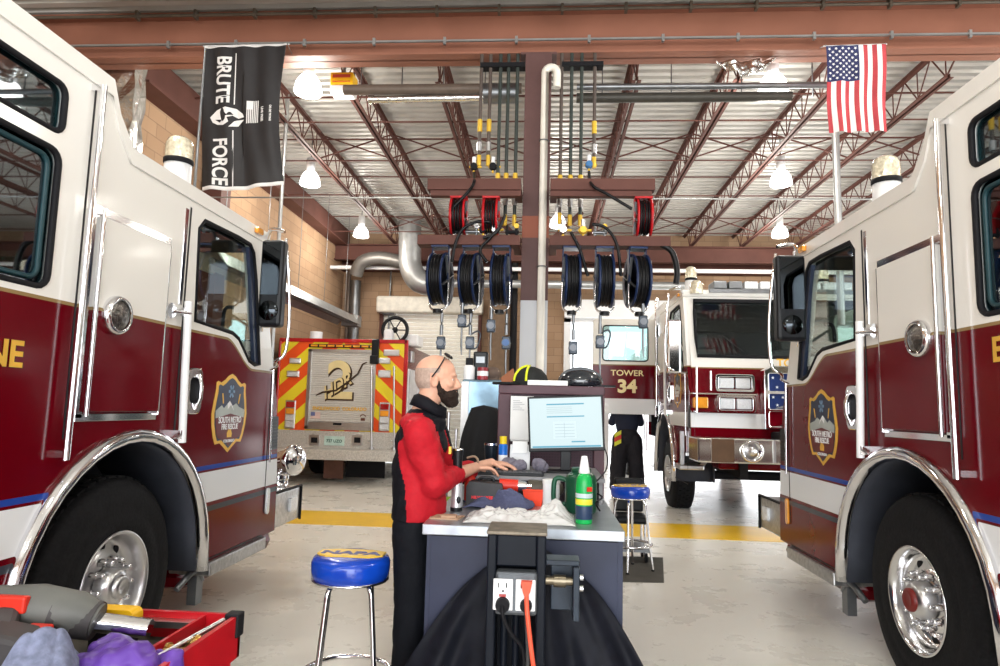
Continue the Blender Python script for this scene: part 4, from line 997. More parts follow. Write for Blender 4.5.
for c_ in (tl_, tr_): MB().tube([c_+Vector((0, 0, .01)), Vector((c_.x, 7.02, 5.40))], .005, 6).build('hook', steel, t)

a1, a2, a3, a4 = P(826, 46, YB_), P(886, 44, YB_), P(829, 132, YB_), P(887, 131, YB_)
def fu(u, v, off):
    p = a1.lerp(a2, u).lerp(a3.lerp(a4, u), v); p.y += .018*math.sin(u*19+v)*(.3+v)+.01*math.sin(v*9) - off; p.x += .01*math.sin(v*8); return p
usr, usw, usb = mat('flag_red', (.46, .055, .065), .7), mat('flag_white', (.82, .80, .77), .7, var=.03), mat('flag_navy', (.028, .035, .11), .7)
t = thing('hanging_flag', 'red, white and blue striped flag hanging vertically from the beam on the right', 'flag', (0, 0, 0))
def um(u, v):
    if u < 7/13 and v < .42: return 2
    return 0 if int(u*13) % 2 == 0 else 1
hang(fu, 0, 0, None, 'cloth', t, 52, 50, mfn=um, mats=[usr, usw, usb])
UW, UH = (a2-a1).length, a1.z-a3.z
polys = []
for i in range(9):
    for j in range(11):
        if (i+j) % 2: continue
        cx_, cy_ = UW*7/13*(i+1)/10, UH*.42*(j+1)/12
        polys.append([(cx_+(.018 if k % 2 == 0 else .0075)*math.sin(PI*k/5), cy_+(.018 if k % 2 == 0 else .0075)*math.cos(PI*k/5)) for k in range(10)])
onflag(flatmesh(polys), fu, usw, 'star_field', t, UW, UH)
MB().tube([a1+Vector((-.02, .02, .01)), a2+Vector((.02, .02, .01))], .006, 6).build('hanging_cord', whitem, t)
for c_ in (a1, a2): MB().tube([c_+Vector((0, 0, .01)), Vector((c_.x, 7.02, 5.40))], .005, 6).build('hook', steel, t)

# ================================================================== HOSE REELS ON THE COLUMN
RYY = 6.65
t = tag(MB().box(-1.25, -.285, RYY-.05, RYY+.10, 3.68, 3.80).box(-.36, -.285, RYY+.1, RYY+.45, 3.69, 3.79).box(-1.22, -.285, RYY-.03, RYY+.06, 3.62, 3.679).build('reel_rail', brownst, bevel=.004), 'upper left brown steel rail, two red reels under it', 'rail')
t = tag(MB().box(.015, 1.07, RYY-.05, RYY+.10, 3.68, 3.80).box(.015, .09, RYY+.1, RYY+.45, 3.69, 3.79).box(.015, 1.04, RYY-.03, RYY+.06, 3.62, 3.679).build('reel_rail', brownst, bevel=.004), 'upper right brown steel rail with one red reel under its end', 'rail')
t = tag(MB().box(-1.33, -.285, RYY-.06, RYY+.12, 3.10, 3.20).box(-.36, -.285, RYY+.1, RYY+.45, 3.11, 3.19).build('reel_rail', brownst, bevel=.004), 'lower left brown steel rail carrying three blue hose reels', 'rail')
t = tag(MB().box(.015, 1.22, RYY-.06, RYY+.12, 3.10, 3.20).box(.015, .09, RYY+.1, RYY+.45, 3.11, 3.19).build('reel_rail', brownst, bevel=.004), 'lower right brown steel rail carrying three blue hose reels', 'rail')
for s_, lab in ((-1, 'brown diagonal brace left of the column under the upper rail'), (1, 'brown diagonal brace right of the column under the upper rail')):
    tag(MB().bar((colx+s_*.15, 7.08, 3.25), (colx+s_*.50, 7.08, 3.59), .05, .05).build('diagonal_brace', brownst), lab, 'brace')
hosem = mat('black_hose', (.006, .006, .007), .35, spec=.2)
def reel(frame, label, group, loc, R=.27, W_=.135, n=6, tail=True, cz=.34):
    t = thing('hose_reel', label, 'hose reel', loc, 0, group)
    for s_ in (-1, 1):
        e = MB().lathe([(.03, 0), (R-.02, 0), (R, .012), (R, -.012), (R-.02, -.008), (.03, -.008)], (s_*W_/2, 0, -cz), (s_, 0, 0), 36).build('side_disc', frame, t)
        mb = MB()
        for k in range(4): a = PI*k/2+.4; mb.box(s_*W_/2-.004, s_*W_/2+s_*.014, -.02, .02, -cz-.02, -cz+.02); mb.bar((s_*(W_/2+.01), .04*math.cos(a), -cz+.04*math.sin(a)), (s_*(W_/2+.01), (R-.03)*math.cos(a), -cz+(R-.03)*math.sin(a)), .03, .008)
        mb.build('spoke', steel, e)
    for q in range(n):
        x = -W_/2+.014+(W_-.028)*(q+.5)/n
        MB().tube([(x, (R-.022-.01*(q % 2))*math.cos(a), -cz+(R-.022-.01*(q % 2))*math.sin(a)) for a in [2*PI*k/32 for k in range(32)]], .0125, 6, True).build('hose_coil', hosem, t)
    MB().cyl((-W_/2, 0, -cz), (W_/2, 0, -cz), R-.05, n=28).build('drum', frame, t)
    mb = MB().box(-W_/2-.02, W_/2+.02, -.08, .08, -.02, 0)
    for s_ in (-1, 1): mb.box(s_*(W_/2+.018)-.006, s_*(W_/2+.018)+.006, -.03, .03, -cz-.04, 0)
    mb.build('bracket', frame, t)
    if tail:
        mb = MB()
        for s_ in (-1, 1): mb.tube(smooth_path([(s_*(W_/2+.02), -.02, -.36), (s_*(W_/2+.025), -.05, -.60), (s_*.04, -.08, -.67), (0, -.08, -.67)], 4), .010, 6)
        mb.build('guide_arm', chrome, t)
        MB().cyl((0, -.08, -.70), (0, -.08, -.66), .045, n=14).build('hose_stop', hosem, t)
    return t
labs = ['leftmost of the six blue hose reels under the lower rail', 'second blue hose reel from the left under the lower rail', 'blue hose reel nearest the column on its left side',
        'blue hose reel nearest the column on its right side', 'second blue hose reel right of the column', 'rightmost blue hose reel under the lower rail']
r0 = None
reelx = [P(px, 290, RYY).x for px in (440, 471, 501, 571, 604, 637)]
for k, x in enumerate(reelx):
    if k == 0: r0 = reel(blue_reel, labs[0], 'blue hose reels under the lower rail', (x, RYY, 3.09)); r = r0
    else: r = copy_tree(r0); r.location = (x, RYY, 3.09); r['label'] = labs[k]
    r.rotation_euler.z = [-.1, -.12, -.08, .05, .03, .14][k]
rr = None
for k, (px, lab) in enumerate(((459, 'leftmost red hose reel under the upper rail'), (491, 'middle red hose reel close to the column'), (643, 'red hose reel at the right end of the upper rail'))):
    x = P(px, 215, 6.70).x
    if rr is None:
        rr = reel(red_reel, lab, 'red hose reels under the upper rail', (x, 6.70, 3.62), .195, .135, 4, False, .205); r = rr
    else: r = copy_tree(rr); r.location.x = x; r['label'] = lab
# hanging delivery guns
gm = mat('gun_grey', (.05, .06, .075), .35, .5)
def gun(x, ztop, zb, label, blue=False, loop=False):
    t = thing('dispensing_gun', label, 'dispensing gun', (x, RYY-.08, zb), 0, 'dispensing guns hanging from the reels'); L_ = ztop-zb
    MB().tube([(0, 0, .22), (0, 0, L_)], .009, 8).build('hose', hosem, t)
    MB().cyl((0, 0, .20), (0, 0, .30), .018, n=12).cyl((0, 0, L_-.14), (0, 0, L_-.05), .015).build('swivel', steel, t)
    MB().obox((0, 0, .12), (.085, .05, .13)).cyl((0, -.045, .12), (0, .045, .12), .045, n=18).build('meter_body', gm, t, bevel=.012)
    MB().cyl((0, -.055, .12), (0, -.043, .12), .034, n=18).build('dial', mat('dial_blue', (.02, .1, .3), .3) if blue else mat('dial_grey', (.16, .17, .19), .4, .3), t)
    if loop: MB().tube(smooth_path([(.0, 0, .20), (.07, 0, .24), (.10, 0, .20), (.07, 0, .08), (.01, 0, .06)], 5), .009, 6).build('trigger_guard', gm, t)
    MB().tube(smooth_path([(0, 0, .06), (0, 0, -.10), (.005, 0, -.22)], 4), [.010]*6+[.007]*3, 8).build('nozzle', steel, t)
zt = 2.44
for px, pz, lab, bl, lp in ((441, 343, 'grey dispensing gun hanging lowest from the leftmost blue reel', 0, 0), (462, 321, 'grey dispensing gun hanging high between the first two blue reels', 0, 1), (470, 343, 'dispensing gun with looped guard hanging under the second blue reel', 0, 1),
        (491, 326, 'dark dispensing gun hanging left of the column under the third reel', 0, 0), (506, 343, 'small blue-faced dispensing gun just left of the column', 1, 0),
        (573, 348, 'grey dispensing gun hanging just right of the column before the bright doorway', 0, 0), (600, 342, 'dispensing gun with looped guard hanging before the open crew door', 0, 1), (643, 322, 'dark dispensing gun hanging under the rightmost blue reel', 0, 0)):
    p = P(px, pz, RYY-.08); gun(p.x, zt, p.z-.12, lab, bl, lp)
# supply hoses from the beam
brass = mat('yellow_fitting', (.70, .45, .05), .4, .2)
def drop(px, ytop, ycol, yend, label, m_=None):
    a = P(px, ytop, 7.04); z0 = P(px, yend, 7.04).z; zc = P(px, ycol, 7.04).z
    t = thing('supply_hose', label, 'hose', (a.x, 7.04, z0), 0, 'supply hoses hanging from the beam')
    MB().tube([(0, 0, .1), (0, 0, 5.382-z0)], .020, 10).build('hose', m_ or steel, t)
    MB().cyl((0, 0, zc-z0), (0, 0, zc-z0+.14), .027, n=12).build('yellow_sleeve', brass, t)
    MB().cyl((0, 0, zc-z0-.30), (0, 0, zc-z0-.0), .018, n=10).cyl((0, 0, zc-z0-.22), (0, 0, zc-z0-.12), .032, n=6).build('coupling', satin, t)
    MB().cyl((0, 0, .0), (0, 0, .12), .024, n=8).build('brass_end', brass, t)
hb = mat('hose_brown', (.09, .07, .06), .5); hk = mat('hose_green_black', (.04, .05, .045), .45)
left_n = ['first', 'second', 'third', 'fourth', 'fifth']
for k, (px, ycol, ye, m_) in enumerate(((482, 132, 166, hb), (491, 132, 166, hb), (501, 186, 226, hk), (509, 186, 226, hk), (518, 186, 226, hk))):
    drop(px, 55, ycol, ye, left_n[k]+' supply hose from the left in the group hanging left of the column', m_)
for k, (px, ycol, ye, m_) in enumerate(((562, 188, 224, hb), (572, 188, 226, hk), (582, 188, 226, hk), (595, 134, 168, hb))):
    drop(px, 55, ycol, ye, left_n[k]+' supply hose from the left in the group hanging right of the column', m_)
tag(MB().box(P(480, 60, 6.95).x, P(525, 60, 6.95).x, 7.0, 7.12, 5.22, 5.27).build('hose_clamp_bar', black), 'black clamp bar holding the hoses left of the column top', 'clamp')
tag(MB().box(P(562, 60, 6.95).x, P(604, 60, 6.95).x, 7.0, 7.12, 5.22, 5.27).build('hose_clamp_bar', black), 'black clamp bar holding the hoses right of the column top', 'clamp')
# regulators / gauges
for px, py, lab, m_ in ((474, 167, 'dark pressure regulator on the far left of the hose group', black), (493, 167, 'dark pressure regulator below the second supply hose', black), (589, 165, 'blue-faced pressure regulator below the rightmost supply hose', mat('gauge_blue', (.05, .16, .35), .3)),
                    (483, 241, 'dark regulator sitting on the lower rail left of the column', black), (495, 240, 'silver valve on the lower rail beneath the brass hose ends', satin), (583, 232, 'brass and black valve cluster right of the column', brass), (563, 238, 'pale valve beside the column right of its pipe', satin)):
    p = P(px, py, 7.04 if py < 200 else 6.65); t = thing('pressure_regulator', lab, 'regulator', p)
    if py > 200: p.z = 3.27; t.location.z = 3.27
    sg = -1 if px == 589 else 1
    MB().sph((0, 0, 0), (.045, .035, .045), 16).cyl((0, -.05, 0), (0, .0, 0), .035, n=16).build('gauge_body', m_, t)
    MB().cyl((0, 0, .03), (0, 0, .11), .022, n=10).build('bonnet', whitem if py < 200 else satin, t)
    MB().cyl((-.05, 0, 0), (.085, 0, 0), .014, n=8).cyl((0, 0, -.07), (0, 0, 0), .012, n=8).build('fitting', brass, t)
for k, (px, lab) in enumerate(((455, 'dark pipe manifold above the leftmost blue reels'), (472, 'dark manifold above the second blue reel'), (512, 'brass-tipped manifold left of the column'), (600, 'dark manifold above the middle right reel'))):
    x = P(px, 232, 6.66).x; t = thing('pipe_manifold', lab, 'manifold', (x, 6.66, 3.20), 0, 'pipe manifolds on the lower rail')
    MB().cyl((-.07, 0, .05), (.07, 0, .05), .018, n=10).cyl((-.05, 0, 0), (-.05, 0, .12), .013, n=8).cyl((.045, 0, 0), (.045, 0, .15), .015, n=8).build('pipe', steel if k % 2 else black, t)
    MB().cyl((.045, -.03, .11), (.045, .03, .11), .026, n=12).build('valve', brass if k > 1 else satin, t)
# loose jumper hoses
for pts, lab in (([(474, 173), (474, 182), (468, 192), (449, 212)], 'black jumper hose curving down to the leftmost red reel'), ([(483, 238), (497, 232), (505, 215)], 'short black jumper hose left of the column'),
                 ([(452, 262), (455, 245), (462, 230), (476, 222), (490, 222)], 'black jumper hose looping over the leftmost blue reels'),
                 ([(589, 172), (592, 185), (607, 194), (632, 209)], 'black jumper hose curving to the right-hand red reel'), ([(592, 224), (606, 228), (617, 245), (621, 276)], 'black jumper hose dropping between the right blue reels'),
                 ([(571, 232), (580, 250), (586, 270), (588, 276)], 'black jumper hose dropping over the fourth blue reel'), ([(660, 244), (672, 252), (677, 270), (676, 284)], 'thick black hose bending down past the end of the lower rail'),
                 ([(487, 262), (480, 250), (490, 238), (499, 228)], 'black jumper hose beside the third blue reel')):
    tag(MB().tube(smooth_path([P(a, b, 7.0 if i_ == 0 and pts[0][1] < 200 else (6.62 if pts[0][0] == 660 else 6.55)) for i_, (a, b) in enumerate(pts)], 6), .016 if pts[0][0] != 660 else .03, 8).build('jumper_hose', hosem), lab, 'hose')
# ================================================================== PEOPLE
skin = mat('skin', (.66, .36, .25), .5, var=.06, scale=30)
def limb(mb, pts, rads, n=14, yz=1):
    mb.tube(pts, rads, n, flat=yz)
    for p, r in zip(pts, rads): mb.sph(p, r, n)
def hand(mb, wrist, fwd, up, side, s=1.0, curl=.35):
    """wrist -> fingers; fwd along the palm, up = back of the hand, side = towards the thumb"""
    w_ = Vector(wrist); f, u, d = Vector(fwd).normalized(), Vector(up).normalized(), Vector(side).normalized()
    R = Matrix((f, d, u)).transposed()
    mb.sph(w_+f*.045*s, (.050*s, .040*s, .015*s), 14, R)
    for k in range(4): limb(mb, [w_+f*.02*s+d*(.022-.015*k)*s, w_+f*(.085-.003*abs(k-1))*s+d*(.032-.0215*k)*s], [.011*s, .0105*s], 8)
    for k, L_ in enumerate((.072, .080, .074, .058)):
        b = w_+f*(.085-.003*abs(k-1))*s+d*(.032-.0215*k)*s; sp = d*(.10-.07*k)
        a1 = curl*(1+.15*k); q1 = b+(f*math.cos(a1)-u*math.sin(a1)+sp).normalized()*L_*.45*s
        a2 = a1+curl*1.1; q2 = q1+(f*math.cos(a2)-u*math.sin(a2)+sp).normalized()*L_*.32*s
        a3 = a2+curl*.8; q3 = q2+(f*math.cos(a3)-u*math.sin(a3)+sp).normalized()*L_*.23*s
        limb(mb, [b, q1, q2, q3], [.0098*s, .0090*s, .0082*s, .0070*s], 8)
    t0 = w_+f*.022*s+d*.028*s; t1 = t0+(f*.6+d*.75-u*.25).normalized()*.036*s; t2 = t1+(f*.95+d*.3-u*.3).normalized()*.030*s; t3 = t2+(f-u*.3).normalized()*.020*s
    limb(mb, [t0, t1, t2, t3], [.014*s, .0115*s, .010*s, .008*s], 8)

# ---- mechanic in the red and black jacket, facing the monitor (+X)
man = thing('person', 'bald bearded person in a red and black jacket typing at the workbench', 'person', (-.60, 3.30, 0))
man_o = Vector((-.60, 3.30, 0))
def L(x, y, z): return Vector((x, y, z))-man_o
hx, hy, hz_ = -.540, 3.32, 1.607
mb = MB()
def E_(c, r, rot=None): mb.sph(L(*c), r, 24, rot)
RY_ = lambda a: Matrix.Rotation(math.radians(a), 3, 'Y')
E_((hx-.012, hy, hz_+.022), (.104, .080, .092))                     # cranium
E_((hx-.030, hy, hz_-.004), (.084, .076, .078))
E_((hx+.030, hy, hz_-.018), (.064, .064, .085), RY_(6))            # face
E_((hx+.040, hy, hz_-.080), (.048, .050, .042))                    # jaw
E_((hx+.066, hy, hz_-.100), (.026, .027, .020))                    # chin
E_((hx+.078, hy, hz_+.012), (.020, .048, .014))                    # brow
for s_ in (-1, 1):
    E_((hx+.066, hy+s_*.036, hz_-.030), (.024, .024, .022))         # cheek
    E_((hx+.000, hy+s_*.077, hz_-.022), (.019, .008, .031), RY_(12))  # ear
    E_((hx+.004, hy+s_*.080, hz_-.010), (.017, .009, .014), RY_(12))
mb.tube([L(hx+.085, hy, hz_+.004), L(hx+.103, hy, hz_-.024), L(hx+.113, hy, hz_-.040), L(hx+.096, hy, hz_-.050)], [.010, .012, .014, .010], 12)
for s_ in (-1, 1): mb.sph(L(hx+.100, hy+s_*.011, hz_-.043), (.012, .009, .009), 12)
E_((hx+.089, hy, hz_-.064), (.015, .026, .008)); E_((hx+.086, hy, hz_-.076), (.014, .023, .008))
limb(mb, [L(hx-.020, hy, hz_-.06), L(-.585, 3.31, 1.48), L(-.605, 3.305, 1.40)], [.062, .058, .075], 20)
limb(mb, [L(-.61, 3.30, 1.38), L(-.615, 3.30, 1.25), L(-.61, 3.30, 1.05), L(-.61, 3.30, .95)], [.085, .10, .09, .09], 18)
for s_ in (-1, 1): limb(mb, [L(-.605, 3.30, 1.37), L(-.60, 3.30+s_*.16, 1.35)], [.07, .05], 14)
sh, el, wr = (-.585, 3.13, 1.345), (-.515, 3.16, 1.105), (-.365, 3.61, 1.145)
limb(mb, [L(*sh), L(*el), L((el[0]+wr[0])/2-.005, (el[1]+wr[1])/2, 1.125), L(*wr)], [.052, .044, .038, .027], 16)
sh2, el2, wr2 = (-.585, 3.49, 1.345), (-.50, 3.56, 1.10), (-.30, 3.86, 1.15)
limb(mb, [L(*sh2), L(*el2), L(*wr2)], [.052, .044, .027], 16)
for s_ in (-1, 1): limb(mb, [L(-.61, 3.30+s_*.09, .93), L(-.60, 3.30+s_*.10, .50), L(-.62, 3.30+s_*.11, .10)], [.055, .05, .035], 14)
hand(mb, L(*wr), (.85, .50, -.05), (.0, .05, 1), (-.5, .85, 0), .95, .32)
hand(mb, L(*wr2), (.95, .05, -.05), (.0, .05, 1), (0, -1, 0), 1.05, .30)
scalp = mat('scalp_stubble', (.42, .30, .24), .6, var=.15, scale=80)
def hm(c):
    x, y, z = c.x+man_o.x-hx, c.y, c.z+man_o.z-hz_
    if z > -.055 and x < .02+.3*max(z-.02, 0) and z < .045 and not (abs(x) < .026 and z < .02): return 1
    return 0
body = blob('body', mb, [skin, scalp], man, .0042, 3, mfn=hm)
for s_ in (-1, 1):
    e = MB().sph(L(hx+.076, hy+s_*.031, hz_-.010), .0095, 14).build('eye', mat('eye_white', (.75, .72, .70), .2), man)
    MB().sph(L(hx+.0825, hy+s_*.031, hz_-.010), .0045, 10).build('iris', mat('iris', (.05, .03, .02), .2), e)
# beard
mb = MB()
E_((hx+.056, hy, hz_-.090), (.052, .056, .038), RY_(0)); E_((hx+.074, hy, hz_-.118), (.036, .036, .030)); E_((hx+.030, hy, hz_-.070), (.030, .066, .040)); E_((hx+.092, hy, hz_-.082), (.018, .028, .014)); E_((hx+.093, hy, hz_-.060), (.014, .028, .006))
for s_ in (-1, 1): E_((hx+.018, hy+s_*.062, hz_-.045), (.012, .012, .040), RY_(-10))
blob('beard', mb, mat('beard_brown', (.022, .012, .008), .8, bump=.8, scale=160, var=.4), man, .005, 2, noise=.010, nscale=.012)
# jacket
mb = MB()
def T(c, r): mb.sph(L(*c), r, 22)
T((-.60, 3.30, 1.355), (.105, .205, .075)); T((-.605, 3.30, 1.28), (.128, .195, .13)); T((-.615, 3.30, 1.16), (.128, .180, .15)); T((-.610, 3.30, 1.05), (.125, .180, .12))
mb.tube([L(-.61, 3.30, 1.12), L(-.605, 3.30, 1.0), L(-.603, 3.30, .925)], [.178, .184, .188], 28, flat=.71)
T((-.605, 3.305, 1.415), (.085, .10, .052)); T((-.635, 3.30, 1.375), (.080, .145, .065)); T((-.57, 3.30, 1.385), (.085, .12, .05))
for s_, (a, b, c, rr_) in zip((-1, 1), ((sh, el, wr, 1), (sh2, el2, wr2, 1))):
    a, b, c = Vector(a), Vector(b), Vector(c); k = b.lerp(c, .42)
    limb(mb, [a-man_o+Vector((0, 0, -.01)), a.lerp(b, .5)-man_o+Vector((-.008, -.006*s_, 0)), b-man_o+Vector((.002, 0, -.002)), k-man_o], [.082, .080, .070, .056], 18)
    mb.tube([b.lerp(c, .36)-man_o, b.lerp(c, .50)-man_o], [.057, .054], 18)
def jm(c):
    x, y, z = c.x+man_o.x, c.y+man_o.y, c.z
    def f(tab, z):
        for (z0, v0), (z1, v1) in zip(tab, tab[1:]):
            if z0 >= z >= z1: return v0+(v1-v0)*(z0-z)/(z0-z1+1e-9)
        return tab[0][1] if z > tab[0][0] else tab[-1][1]
    if z > 1.43: return 1
    back = f([(1.43, -.76), (1.39, -.715), (1.355, -.672), (1.325, -.652), (1.29, -.688), (1.22, -.690), (1.10, -.645), (.92, -.625)], z)
    front = f([(1.43, -.590), (1.40, -.560), (1.34, -.51), (1.22, -.478), (.9, -.46)], z)
    p_ = Vector((x, y, z)); arm = False
    for q0, q1 in ((Vector(sh), Vector(el)), (Vector(el), Vector(wr))):
        d_ = q1-q0; tt = max(0, min(1, (p_-q0).dot(d_)/d_.length_squared)); arm = arm or (p_-q0-d_*tt).length < .088
    if x < back: return 1
    if arm and x > -.66:
        return 0
    if x > front: return 1
    return 0
jr = mat('jacket_red', (.46, .012, .022), .65, spec=.15, var=.06, bump=.1, scale=60); jb = mat('jacket_black', (.008, .008, .011), .65, spec=.12, bump=.1, scale=60)
jac = blob('jacket', mb, [jr, jb], man, .009, 3, noise=.020, nscale=.085, mfn=jm)
# collar
mb = MB()
ring = []
for k in range(25):
    a = math.radians(-150+300*k/24); ring.append((math.cos(a), math.sin(a)))
V = []; Fc = []
for c, s_ in ring:
    for dr, z in ((0, 0), (.0, .052), (.018, .045), (.030, .006)):
        V.append(L(-.583+(.064+dr)*c+(z)*.25, 3.305+(.070+dr)*s_, 1.432+z*1.2+(-.045*max(c, 0))+.022*max(-c, 0)+.012))
for i in range(24):
    for k in range(3): Fc.append((i*4+k, i*4+k+1, (i+1)*4+k+1, (i+1)*4+k))
mb.add([(v[0], v[1], v[2]) for v in V], Fc, 0, True); mb.build('collar', jb, man, solid=.005)
MB().box(*[q for q in (-.466+.60, -.455+.60)], -.02+0, .02, 1.235, 1.27).build('chest_badge', gold, man)
# trousers and boots
mb = MB()
T((-.615, 3.30, .93), (.115, .165, .10))
for s_ in (-1, 1):
    limb(mb, [L(-.615, 3.30+s_*.085, .90), L(-.605, 3.30+s_*.10, .50), L(-.625, 3.30+s_*.11, .12)], [.100, .080, .070], 18)
blob('trousers', mb, mat('trouser_black', (.007, .008, .011), .7, spec=.1, bump=.1, scale=60), man, .010, 3, noise=.018, nscale=.09)
for s_ in (-1, 1):
    mb = MB(); mb.sph(L(-.60, 3.30+s_*.11, .075), (.075, .05, .075), 16); mb.sph(L(-.50, 3.30+s_*.115, .045), (.10, .050, .040), 16); mb.box(-.68+.6, -.42+.6, s_*.11-.045, s_*.11+.045, .003, .03)
    blob('boot', mb, mat('boot_leather', (.02, .016, .014), .4), man, .008, 3)
# sunglasses pushed up on the scalp
t = thing('sunglasses', 'thin dark sunglasses pushed up on the mechanic\'s bald head', 'sunglasses', (hx, hy, hz_))
mb = MB()
for s_ in (-1, 1): mb.tube(smooth_path([(-.014, s_*.088, .0), (.012, s_*.088, .035), (.034, s_*.076, .075), (.044, s_*.062, .100)], 4), .0038, 6)
mb.build('temple_arm', blackpl, t)
for s_ in (-1, 1): MB().sph((.052, s_*.034, .111), (.020, .028, .009), 14, RY_(35)).build('lens', mat('sunglass_lens', (.01, .01, .012), .05), t)
MB().tube([(.060, -.01, .113), (.060, .01, .113)], .003, 6).build('bridge', blackpl, t)

# ---- firefighter standing behind the open crew door of the ladder truck
fx, fy = P(627, 450, 11.95).x, 11.95
ff = thing('person', 'person in dark bunker trousers with a yellow-red stripe standing behind the open truck door', 'person', (fx, fy, 0))
mb = MB()
for s_ in (-1, 1): limb(mb, [(s_*.10, 0, .95), (s_*.13, 0, .5), (s_*.16, 0, .1)], [.08, .06, .045], 12)
limb(mb, [(0, 0, .95), (0, .02, 1.25), (0, .04, 1.45)], [.11, .12, .12], 14)
for s_ in (-1, 1): limb(mb, [(s_*.16, .03, 1.45), (s_*.24, .15, 1.25), (s_*.18, .4, 1.35)], [.055, .045, .03], 12); hand(mb, (s_*.18, .4, 1.35), (0, 1, 0), (0, 0, 1), (-s_, 0, 0), 1.05, .3)
limb(mb, [(0, .04, 1.45), (0, .06, 1.58)], [.06, .055], 12); mb.sph((0, .08, 1.67), (.075, .095, .115), 20); mb.sph((0, .06, 1.60), (.05, .06, .05), 14)
for s_ in (-1, 1): mb.sph((s_*.077, .08, 1.66), (.01, .02, .03), 10)
mb.tube([(0, -.01, 1.68), (0, -.03, 1.65)], [.01, .014], 8)
blob('body', mb, skin, ff, .007, 2)
mb = MB(); mb.sph((0, .095, 1.70), (.081, .095, .10), 18); blob('hair', mb, mat('hair_dark', (.03, .02, .015), .7), ff, .01, 2)
mb = MB(); mb.sph((0, 0, 1.0), (.21, .16, .20), 18)
for s_ in (-1, 1): limb(mb, [(s_*.11, 0, .95), (s_*.155, 0, .5), (s_*.175, 0, .14)], [.150, .140, .130], 16)
blob('bunker_trousers', mb, mat('bunker_black', (.018, .017, .022), .8, bump=.2, scale=50), ff, .014, 3, noise=.03, nscale=.12)
mb = MB(); mb.sph((0, .02, 1.28), (.21, .15, .32), 18)
for s_ in (-1, 1): limb(mb, [(s_*.17, .03, 1.45), (s_*.25, .14, 1.25)], [.085, .07], 14)
blob('shirt', mb, mat('shirt_navy', (.02, .025, .05), .8), ff, .014, 3)
for s_ in (-1, 1):
    mb = MB(); mb.sph((s_*.175, -.06, .06), (.06, .15, .06), 14); mb.sph((s_*.175, 0, .12), (.065, .075, .12), 14); blob('boot', mb, black, ff, .012, 2)
for k, m_ in enumerate((mat('reflective_yellow', (.75, .75, .05), .5), mat('reflective_red', (.7, .05, .03), .5), mat('reflective_yellow', (.7, .7, .05), .5))):
    MB().prism([(-.235+.0*k, .84+.075*k), (-.12, .90+.075*k), (-.12, .97+.075*k), (-.235, .91+.075*k)], -.172, -.155, 'y').build('reflective_stripe', m_, ff)

# ================================================================== WORKBENCH AND WHAT IS ON IT
BX0, BX1, BY0, BY1, BZ = -.525, .350, 2.95, 4.42, .955
t = thing('workbench', 'long steel-topped workbench with dark blue sides in the middle of the floor', 'workbench', (0, 0, 0))
topm = mat('bench_steel', (.38, .41, .45), .3, .75, var=.2, scale=6)
MB().box(BX0, BX1, BY0, BY1, BZ-.045, BZ).build('worktop', topm, t, bevel=.004)
benchb = mat('bench_blue_grey', (.026, .032, .062), .45, .0, var=.2, scale=4)
MB().box(BX0+.022, BX0+.04, BY0+.01, BY1-.02, .05, BZ-.045).build('side_panel', benchb, t); MB().box(BX1-.03, BX1-.008, BY0+.01, BY1-.02, .05, BZ-.045).build('side_panel', benchb, t)
MB().box(BX0+.03, BX1-.03, BY0+.012, BY0+.03, .05, BZ-.05).build('end_panel', benchb, t)
for x in (BX0+.04, BX1-.04):
    for y in (BY0+.05, BY1-.06): MB().box(x-.025, x+.025, y-.025, y+.025, 0, .06).build('leg', steel, t)
# black tarp draped over the near end
tarp = mat('black_tarp', (.007, .008, .013), .6, spec=.15, var=.3, bump=.15, scale=20)
pc = (BX0+BX1)/2+.02
def ft(u, v):
    wt = .19+(.47*v**.66 if v > 0 else 0); x = pc-.0+(u-.5)*2*wt + (.035 if u < .5 else -.0)*(1-v)
    z = .885 - .80*v - .10*(abs(u-.5)*2)**2.2*(1-v)
    y = BY0-.02-.13*v-.07*(v**.7)*math.sin(u*PI) + (.030*v+.004)*math.sin(u*27+3*v)+.016*v*math.sin(u*51-4*v)+.012*math.sin(v*14+u*9)*v
    return (x, y, max(z, .02))
o = MB().grid(ft, 90, 60).build('tarp', tarp, solid=.003); tag(o, 'black tarp draped over the near end of the workbench behind the black post', 'tarp')
# black post with outlets
PY0 = 2.56; PXa, PXb = P(487, 560, PY0).x, P(546, 560, PY0).x
t = thing('power_post', 'square black steel post in front of the bench with an outlet box', 'post', ((PXa+PXb)/2, PY0, 0))
hw = (PXb-PXa)/2; pm = mat('post_black', (.006, .008, .013), .38, .0, bump=.05, spec=.12)
MB().box(-hw, -hw+.035, 0, .17, 0, .995).box(hw-.035, hw, 0, .17, 0, .995).box(-hw, hw, .17, .20, 0, .995).box(-hw+.035, hw-.035, .004, .17, .88, .995).build('post_shell', pm, t, bevel=.006)
MB().box(-hw-.004, hw+.004, -.005, .21, .995, 1.008).build('top_plate', mat('worn_plate', (.20, .17, .13), .5, .4, var=.4, scale=15), t, bevel=.004)
for x in (-.045, .0, .045): MB().cyl((x, .08, 0), (x, .08, .72), .014, n=10).build('conduit', pm, t)
e = MB().box(-hw+.035, hw-.030, -.035, .03, .715, .87).build('outlet_box', mat('grey_steel_box', (.10, .11, .12), .4, .5), t, bevel=.012)
for k, x in enumerate((-.045, .037)):
    f = MB().box(x-.036, x+.036, -.042, -.034, .735, .845).build('receptacle', whitem, e, bevel=.003)
    MB().box(x-.018, x-.014, -.044, -.04, .815, .832).box(x+.010, x+.014, -.044, -.04, .815, .832).cyl((x, -.044, .803), (x, -.04, .803), .004, n=8).build('slot', black, f)
    if k == 0: MB().box(x-.014, x+.012, -.046, -.04, .783, .793).build('reset_button', redlens, f)
